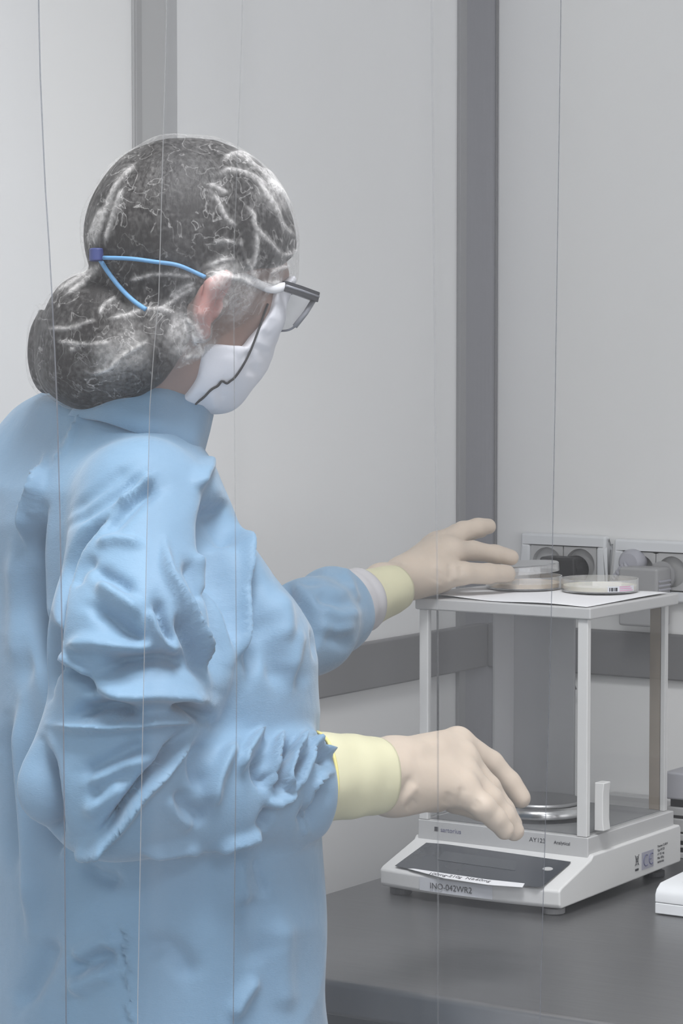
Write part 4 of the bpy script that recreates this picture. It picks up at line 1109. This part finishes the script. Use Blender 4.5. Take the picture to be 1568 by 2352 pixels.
V, Q = surface_nets(mask_sd, lo_, hi_, 0.0022); V = laplace(V, Q, 2)
N = vnormals(V, Q)
m8 = lambda pts: [(380 + x/4.126, 600 + y/4.126) for x, y in pts]
ms = [(-2.0, 9, m8([(720,840),(800,930),(850,1040),(860,1120)])), (1.6, 9, m8([(620,835),(700,850),(780,930),(830,1030)])), (-1.5, 7, m8([(830,790),(900,830),(1000,870)])), (1.2, 8, m8([(840,770),(920,800),(1000,850)])),
      (-1.3, 8, m8([(770,860),(800,1000),(790,1100)])), (-1.3, 9, m8([(540,1120),(530,1220),(540,1330)])), (1.0, 10, m8([(600,860),(630,1000),(640,1150)])), (-1.2, 8, m8([(350,1240),(340,1340),(350,1420)])),
      (1.2, 8, m8([(440,1240),(450,1340),(480,1420)])), (-1.4, 8, m8([(880,860),(950,960),(900,1040)])), (-1.2, 8, m8([(1000,520),(980,640),(960,740)])), (1.2, 8, m8([(900,600),(950,650),(1000,700)]))]
V = V + N*(strokes_field(V, N, ms, 1.0) + spectral_noise(V, 120, 4)*.0003)[:, None]
maskV, maskQ = V, Q
mask = from_arrays('face_mask', V, Q, M_maskm, person)
mask['label'] = 'white surgical face mask'
# things laid on surfaces: find the surface under a line of sight
bv_mask = BVHTree.FromPolygons([tuple(v) for v in maskV], [tuple(q_) for q_ in maskQ])
cv, cq = V2[used], mp_[Q2]
bv_cap = BVHTree.FromPolygons([tuple(v) for v in cv], [tuple(q_) for q_ in cq])
bv_body = BVHTree.FromPolygons([tuple(v) for v in bV], [tuple(q_) for q_ in bQ])
bv_gown = BVHTree.FromPolygons([tuple(v) for v in gV], [tuple(q_) for q_ in gQ])
def on_surf(px, py, trees, lift, default_d=2.4):
    d = W(px, py, 1.0) - CAM; dn = Vector(d).normalized()
    best = None
    for t in trees:
        h = t.ray_cast(Vector(CAM), dn)
        if h[0] is not None and (best is None or h[3] < best[1]): best = (h[0] - dn*lift, h[3])
    return best[0] if best else Vector(W(px, py, default_d))
def surf_line(pix, trees, lift, n=30, dd=2.38):
    P_ = smooth_path(pix, n)
    L_ = [on_surf(x, y, trees, lift, dd) for x, y in P_]
    A = np.array([tuple(v) for v in L_])
    for _ in range(3): A[1:-1] = (A[:-2] + 2*A[1:-1] + A[2:])/4
    return [Vector(v) for v in A]
# ties
def ribbon(name, pix, trees, wd, m_, parent, n=30, lift=.0012):
    bm = bmesh.new(); add_tube(bm, surf_line(pix, trees, lift, n), wd, 8, flat=1.0); return obj(name, bm, m_, parent, smooth=True, world=True)
allt = [bv_mask, bv_cap, bv_body]
ribbon('upper_tie', [(238,592),(300,594),(360,602),(405,608),(440,622),(470,636)], allt, .0019, M_tie, mask)
ribbon('lower_tie', [(228,594),(248,625),(275,660),(305,690),(335,711)], allt, .0021, M_tie, mask)
kn = on_surf(222, 586, allt, .002)
bm = bmesh.new(); add_tube(bm, [kn + Vector(UV)*.006, kn - Vector(UV)*.0055], .0068, 12)
obj('tie_knot', bm, M_clip, mask, bevel=.0015, world=True)
# ------------------------------------------------------------------ glasses
gp = hd(.112, 0, -.014)
glasses_parent = person
def hp(f, s, u): return tuple(hd(f, s, u))
def lens_outline(sc, w=.0315, h=.0215, n=28):
    out_ = []
    for a in np.linspace(0, 2*math.pi, n, endpoint=False):
        c, s = math.cos(a), math.sin(a)
        x = math.copysign(abs(c)**.45, c)*w; y = math.copysign(abs(s)**.5, s)*h
        out_.append((sc + x, y))
    return out_
GU = -.028; GF = .099
def lens_pt(x, y, f=GF): return hp(f - .08*x*x*4 + y*.28 , x, GU + y)
glasses = None
bm = bmesh.new()
# front frame: rims of both lenses and the bridge
for sc in (-.0335, .0335):
    ol = [lens_pt(x, y) for x, y in lens_outline(sc)]
    ol.append(ol[0]); add_tube(bm, ol, .0011, 6)
add_tube(bm, smooth_path([lens_pt(-.006, .006), lens_pt(0, .010), lens_pt(.006, .006)], 8), .0016, 6)
glasses = obj('glasses', bm, M_frame_grey, person, smooth=True, world=True); glasses['label'] = 'rectangular glasses with dark upper frame'
for sc in (-.0335, .0335):
    bm = bmesh.new(); bm.faces.new([bm.verts.new(lens_pt(x, y)) for x, y in lens_outline(sc)])
    o = obj('lens', bm, M_lens, glasses, world=True); s_ = o.modifiers.new('s', 'SOLIDIFY'); s_.thickness = .0015
for s in (-1, 1):
    bm = bmesh.new(); add_tube(bm, [lens_pt(s*.0655, .012), lens_pt(s*.066, -.002), lens_pt(s*.062, -.017)], .0026, 8); obj('end_piece', bm, M_frame_grey, glasses, world=True, smooth=True)
    tp = [lens_pt(s*.067, .0155), hp(GF-.018, s*.0685, GU+.0135), hp(GF-.034, s*.069, GU+.0115)]
    bm = bmesh.new(); add_tube(bm, tp, .0062, 4, flat=1.15, up=tuple(HU+HL)); obj('temple_front', bm, M_frame_dark, glasses, world=True, bevel=.0006)
    bm = bmesh.new(); add_tube(bm, [np.array(t_)+HL*s*.0043 for t_ in tp], .0013, 6, up=tuple(HU)); obj('temple_inlay', bm, M_frame_grey, glasses, world=True, smooth=True)
    bm = bmesh.new(); add_tube(bm, smooth_path([hp(GF-.032, s*.069, GU+.0115), hp(.05, s*.071, GU+.003), hp(.012, s*.077, GU-.0), hp(-.012, s*.079, GU-.016)], 20), .0042, 8, flat=.5, up=tuple(HL))
    obj('temple', bm, M_temple, glasses, world=True, smooth=True)
cordpix = [(615,698),(606,722),(597,748),(588,772),(576,805),(562,833),(548,856),(536,871)]
sq = [(536,871),(529,875),(524,880),(518,882),(511,873),(505,880),(500,888),(490,891),(478,901),(468,914),(455,922),(445,933),(439,940)]
pth = surf_line(cordpix, [bv_mask, bv_cap, bv_body], .002, 24) + surf_line(sq, [bv_mask, bv_cap, bv_body], .002, 30)[1:]
bm = bmesh.new(); add_tube(bm, pth, .0011, 6); obj('neck_cord', bm, M_black, glasses, world=True, smooth=True)
# ------------------------------------------------------------------ collar
bm = bmesh.new(); NSg = 56
cc = W(338, 948, 2.49); axis = Vector(HU*.35 + np.array([0, 0, .65]) + Fp*.34).normalized()
ux = (Vector(Fp) - axis*axis.dot(Vector(Fp))).normalized(); uy = axis.cross(ux)
prof_c = [(-.034, .007), (-.014, .003), (.006, .0005), (.021, -.002), (.022, -.0045), (.006, -.003), (-.014, 0), (-.034, .002)]
rings = []
for i in range(NSg):
    a = 2*math.pi*i/NSg
    ring = []
    for h_, off in prof_c:
        wob = .0015*math.sin(5*a+1) + .001*math.sin(9*a)
        r_ = .0605 + off + wob
        ring.append(bm.verts.new(Vector(cc) + ux*math.cos(a)*r_*1.0 + uy*math.sin(a)*r_*.98 + axis*h_))
    rings.append(ring)
for i in range(NSg):
    A_, B_ = rings[i], rings[(i+1) % NSg]
    for k in range(len(A_)): bm.faces.new((A_[k], B_[k], B_[(k+1) % len(A_)], A_[(k+1) % len(A_)]))
bmesh.ops.recalc_face_normals(bm, faces=bm.faces)
o = obj('collar', bm, M_gown, gown, smooth=True, world=True)
# clogs
for s in (-1, 1):
    an = np.array([TX[4], TY[4], .03]) + Lp*s*.105 - Fp*.02
    def clog(p, an=an): 
        d = smin(rcone(p, an + np.array([0,0,.02]), an + Fp*.14 + np.array([0,0,.012]), .045, .038), rcone(p, an - Fp*.03 + np.array([0,0,.015]), an + np.array([0,0,.02]), .04, .045), .01)
        return smax(smax(d, -p[:, 2] + .001, .002), -rcone(p, an + np.array([0,0,.05]), an + np.array([0,0,.2]), .037, .037), .002)
    V, Q = surface_nets(clog, an - .13 + np.array([0,0,.08]), an + np.array([.2, .25, .1]), .004)
    from_arrays('clog', V, Q, M_shoe, person)

# ------------------------------------------------------------------ strip curtain
DS = 1.93
rail = empty('curtain_rail', tuple(W(300, 800, DS)*[1, 1, 0] + np.array([0, 0, 2.42]))); tag(rail, 'steel hanging rail carrying the clear plastic strip curtain', 'curtain rail')
bm = bmesh.new()
def pt(px, py, d): 
    return W(px, py, d)
lineA, lineB = W(-900, 800, DS), W(2100, 800, DS)
dr_ = Vector((lineB-lineA)/np.linalg.norm(lineB-lineA)); nn_ = Vector(FH)
ra = Vector((lineA[0], lineA[1], 2.40)); rb = Vector((lineB[0], lineB[1], 2.40))
pr = []
for e in (ra, rb):
    pr.append([e + nn_*a + Vector((0, 0, b)) for a, b in ((-.02, 0), (.02, 0), (.02, .04), (-.02, .04))])
add_prism(bm, pr[0], rb-ra)
obj('rail_profile', bm, M_steel_side, rail, world=True)
for e in (ra + dr_*.1, rb - dr_*.1):
    bm = bmesh.new(); add_box(bm, tuple(e + Vector((-.01, -.01, .04))), (e.x+.01, e.y+.01, CEIL)); obj('hanger', bm, M_steel_side, rail, world=True)
def strip(left, right, off, label, seed, edge=None, tlo=0.06):
    """left/right: edge as [(px,py)...] at the curtain's distance; the sheet waves slightly and has real thickness"""
    r = np.random.default_rng(seed)
    zt, zb = 2.3995, tlo; NZ = 60; NXs = 10
    lz = [(W(x, y, DS+off)[2], x) for x, y in left]; rz = [(W(x, y, DS+off)[2], x) for x, y in right]
    lz.sort(); rz.sort()
    f = []; b = []
    bm = bmesh.new()
    ph = r.uniform(0, 6.28, 4)
    for i in range(NZ+1):
        z = zb + (zt-zb)*i/NZ
        xl = np.interp(z, [q[0] for q in lz], [q[1] for q in lz]); xr = np.interp(z, [q[0] for q in rz], [q[1] for q in rz])
        A_, B_ = W(xl, 800, DS+off), W(xr, 800, DS+off)
        rf, rbk = [], []
        for j in range(NXs+1):
            t = j/NXs
            p = A_*(1-t)+B_*t; bow = .004*math.sin(math.pi*t)*math.sin(ph[3]) + .0025*math.sin(z*3+ph[0])*math.sin(3*t+ph[1])
            p = p + FH*bow
            rf.append(bm.verts.new((p[0]-FH[0]*.001, p[1]-FH[1]*.001, z))); ex = (-.0008 if j == 0 else .0008 if j == NXs else 0); rbk.append(bm.verts.new((p[0]+FH[0]*.001+RV[0]*ex, p[1]+FH[1]*.001+RV[1]*ex, z)))
        f.append(rf); b.append(rbk)
    sides = []
    for i in range(NZ):
        for j in range(NXs):
            bm.faces.new((f[i][j], f[i][j+1], f[i+1][j+1], f[i+1][j])); bm.faces.new((b[i][j+1], b[i][j], b[i+1][j], b[i+1][j+1]))
        sides.append(bm.faces.new((b[i][0], f[i][0], f[i+1][0], b[i+1][0]))); sides.append(bm.faces.new((f[i][-1], b[i][-1], b[i+1][-1], f[i+1][-1])))
    for k_, s_ in enumerate(sides): s_.material_index = 1 + k_ % 2
    for fc in bm.faces: fc.smooth = fc.material_index == 0
    o = obj('curtain_strip', bm, [M_strip] + list(edge or (M_stripedge, M_stripedge)))
    tag(o, label, 'curtain strip', 'clear plastic curtain strips')
    return o
E1 = [(92,0),(95,180),(104,420),(116,620),(128,900),(134,1200),(139,1700),(141,2352)]
E2 = [(388,0),(378,330),(367,680),(346,900),(338,1200),(325,1700),(310,2352)]
E3 = [(558,0),(546,330),(535,600),(537,1100),(540,1600),(530,2352)]
E4 = [(990,0),(1000,900),(1007,1500),(1009,2352)]
E5 = [(1283,0),(1274,900),(1266,1500),(1245,2352)]
sh = lambda E, dx: [(x+dx, y) for x, y in E]
strip(sh(E1, -640), E1, .000, 'leftmost clear curtain strip, its right edge hanging over the left end of the gown', 1)
strip(sh(E3, -640), E3, .012, 'clear curtain strip whose right edge hangs just in front of the ear and mask', 2, (M_stripedge_faint, M_stripedge_faint))
strip(E2, E4, .000, 'clear curtain strip spanning from the crown of the hair net to the gloved hands', 3, (M_stripedge_pale, M_stripedge_faint))
strip(E4, sh(E4, 640), .036, 'rightmost clear curtain strip hanging before the wall sockets', 5, (M_stripedge_faint, M_stripedge))
strip(sh(E3, 3), E5, .024, 'clear curtain strip whose right edge crosses the black plug and the display', 4, (M_stripedge_faint, M_stripedge))
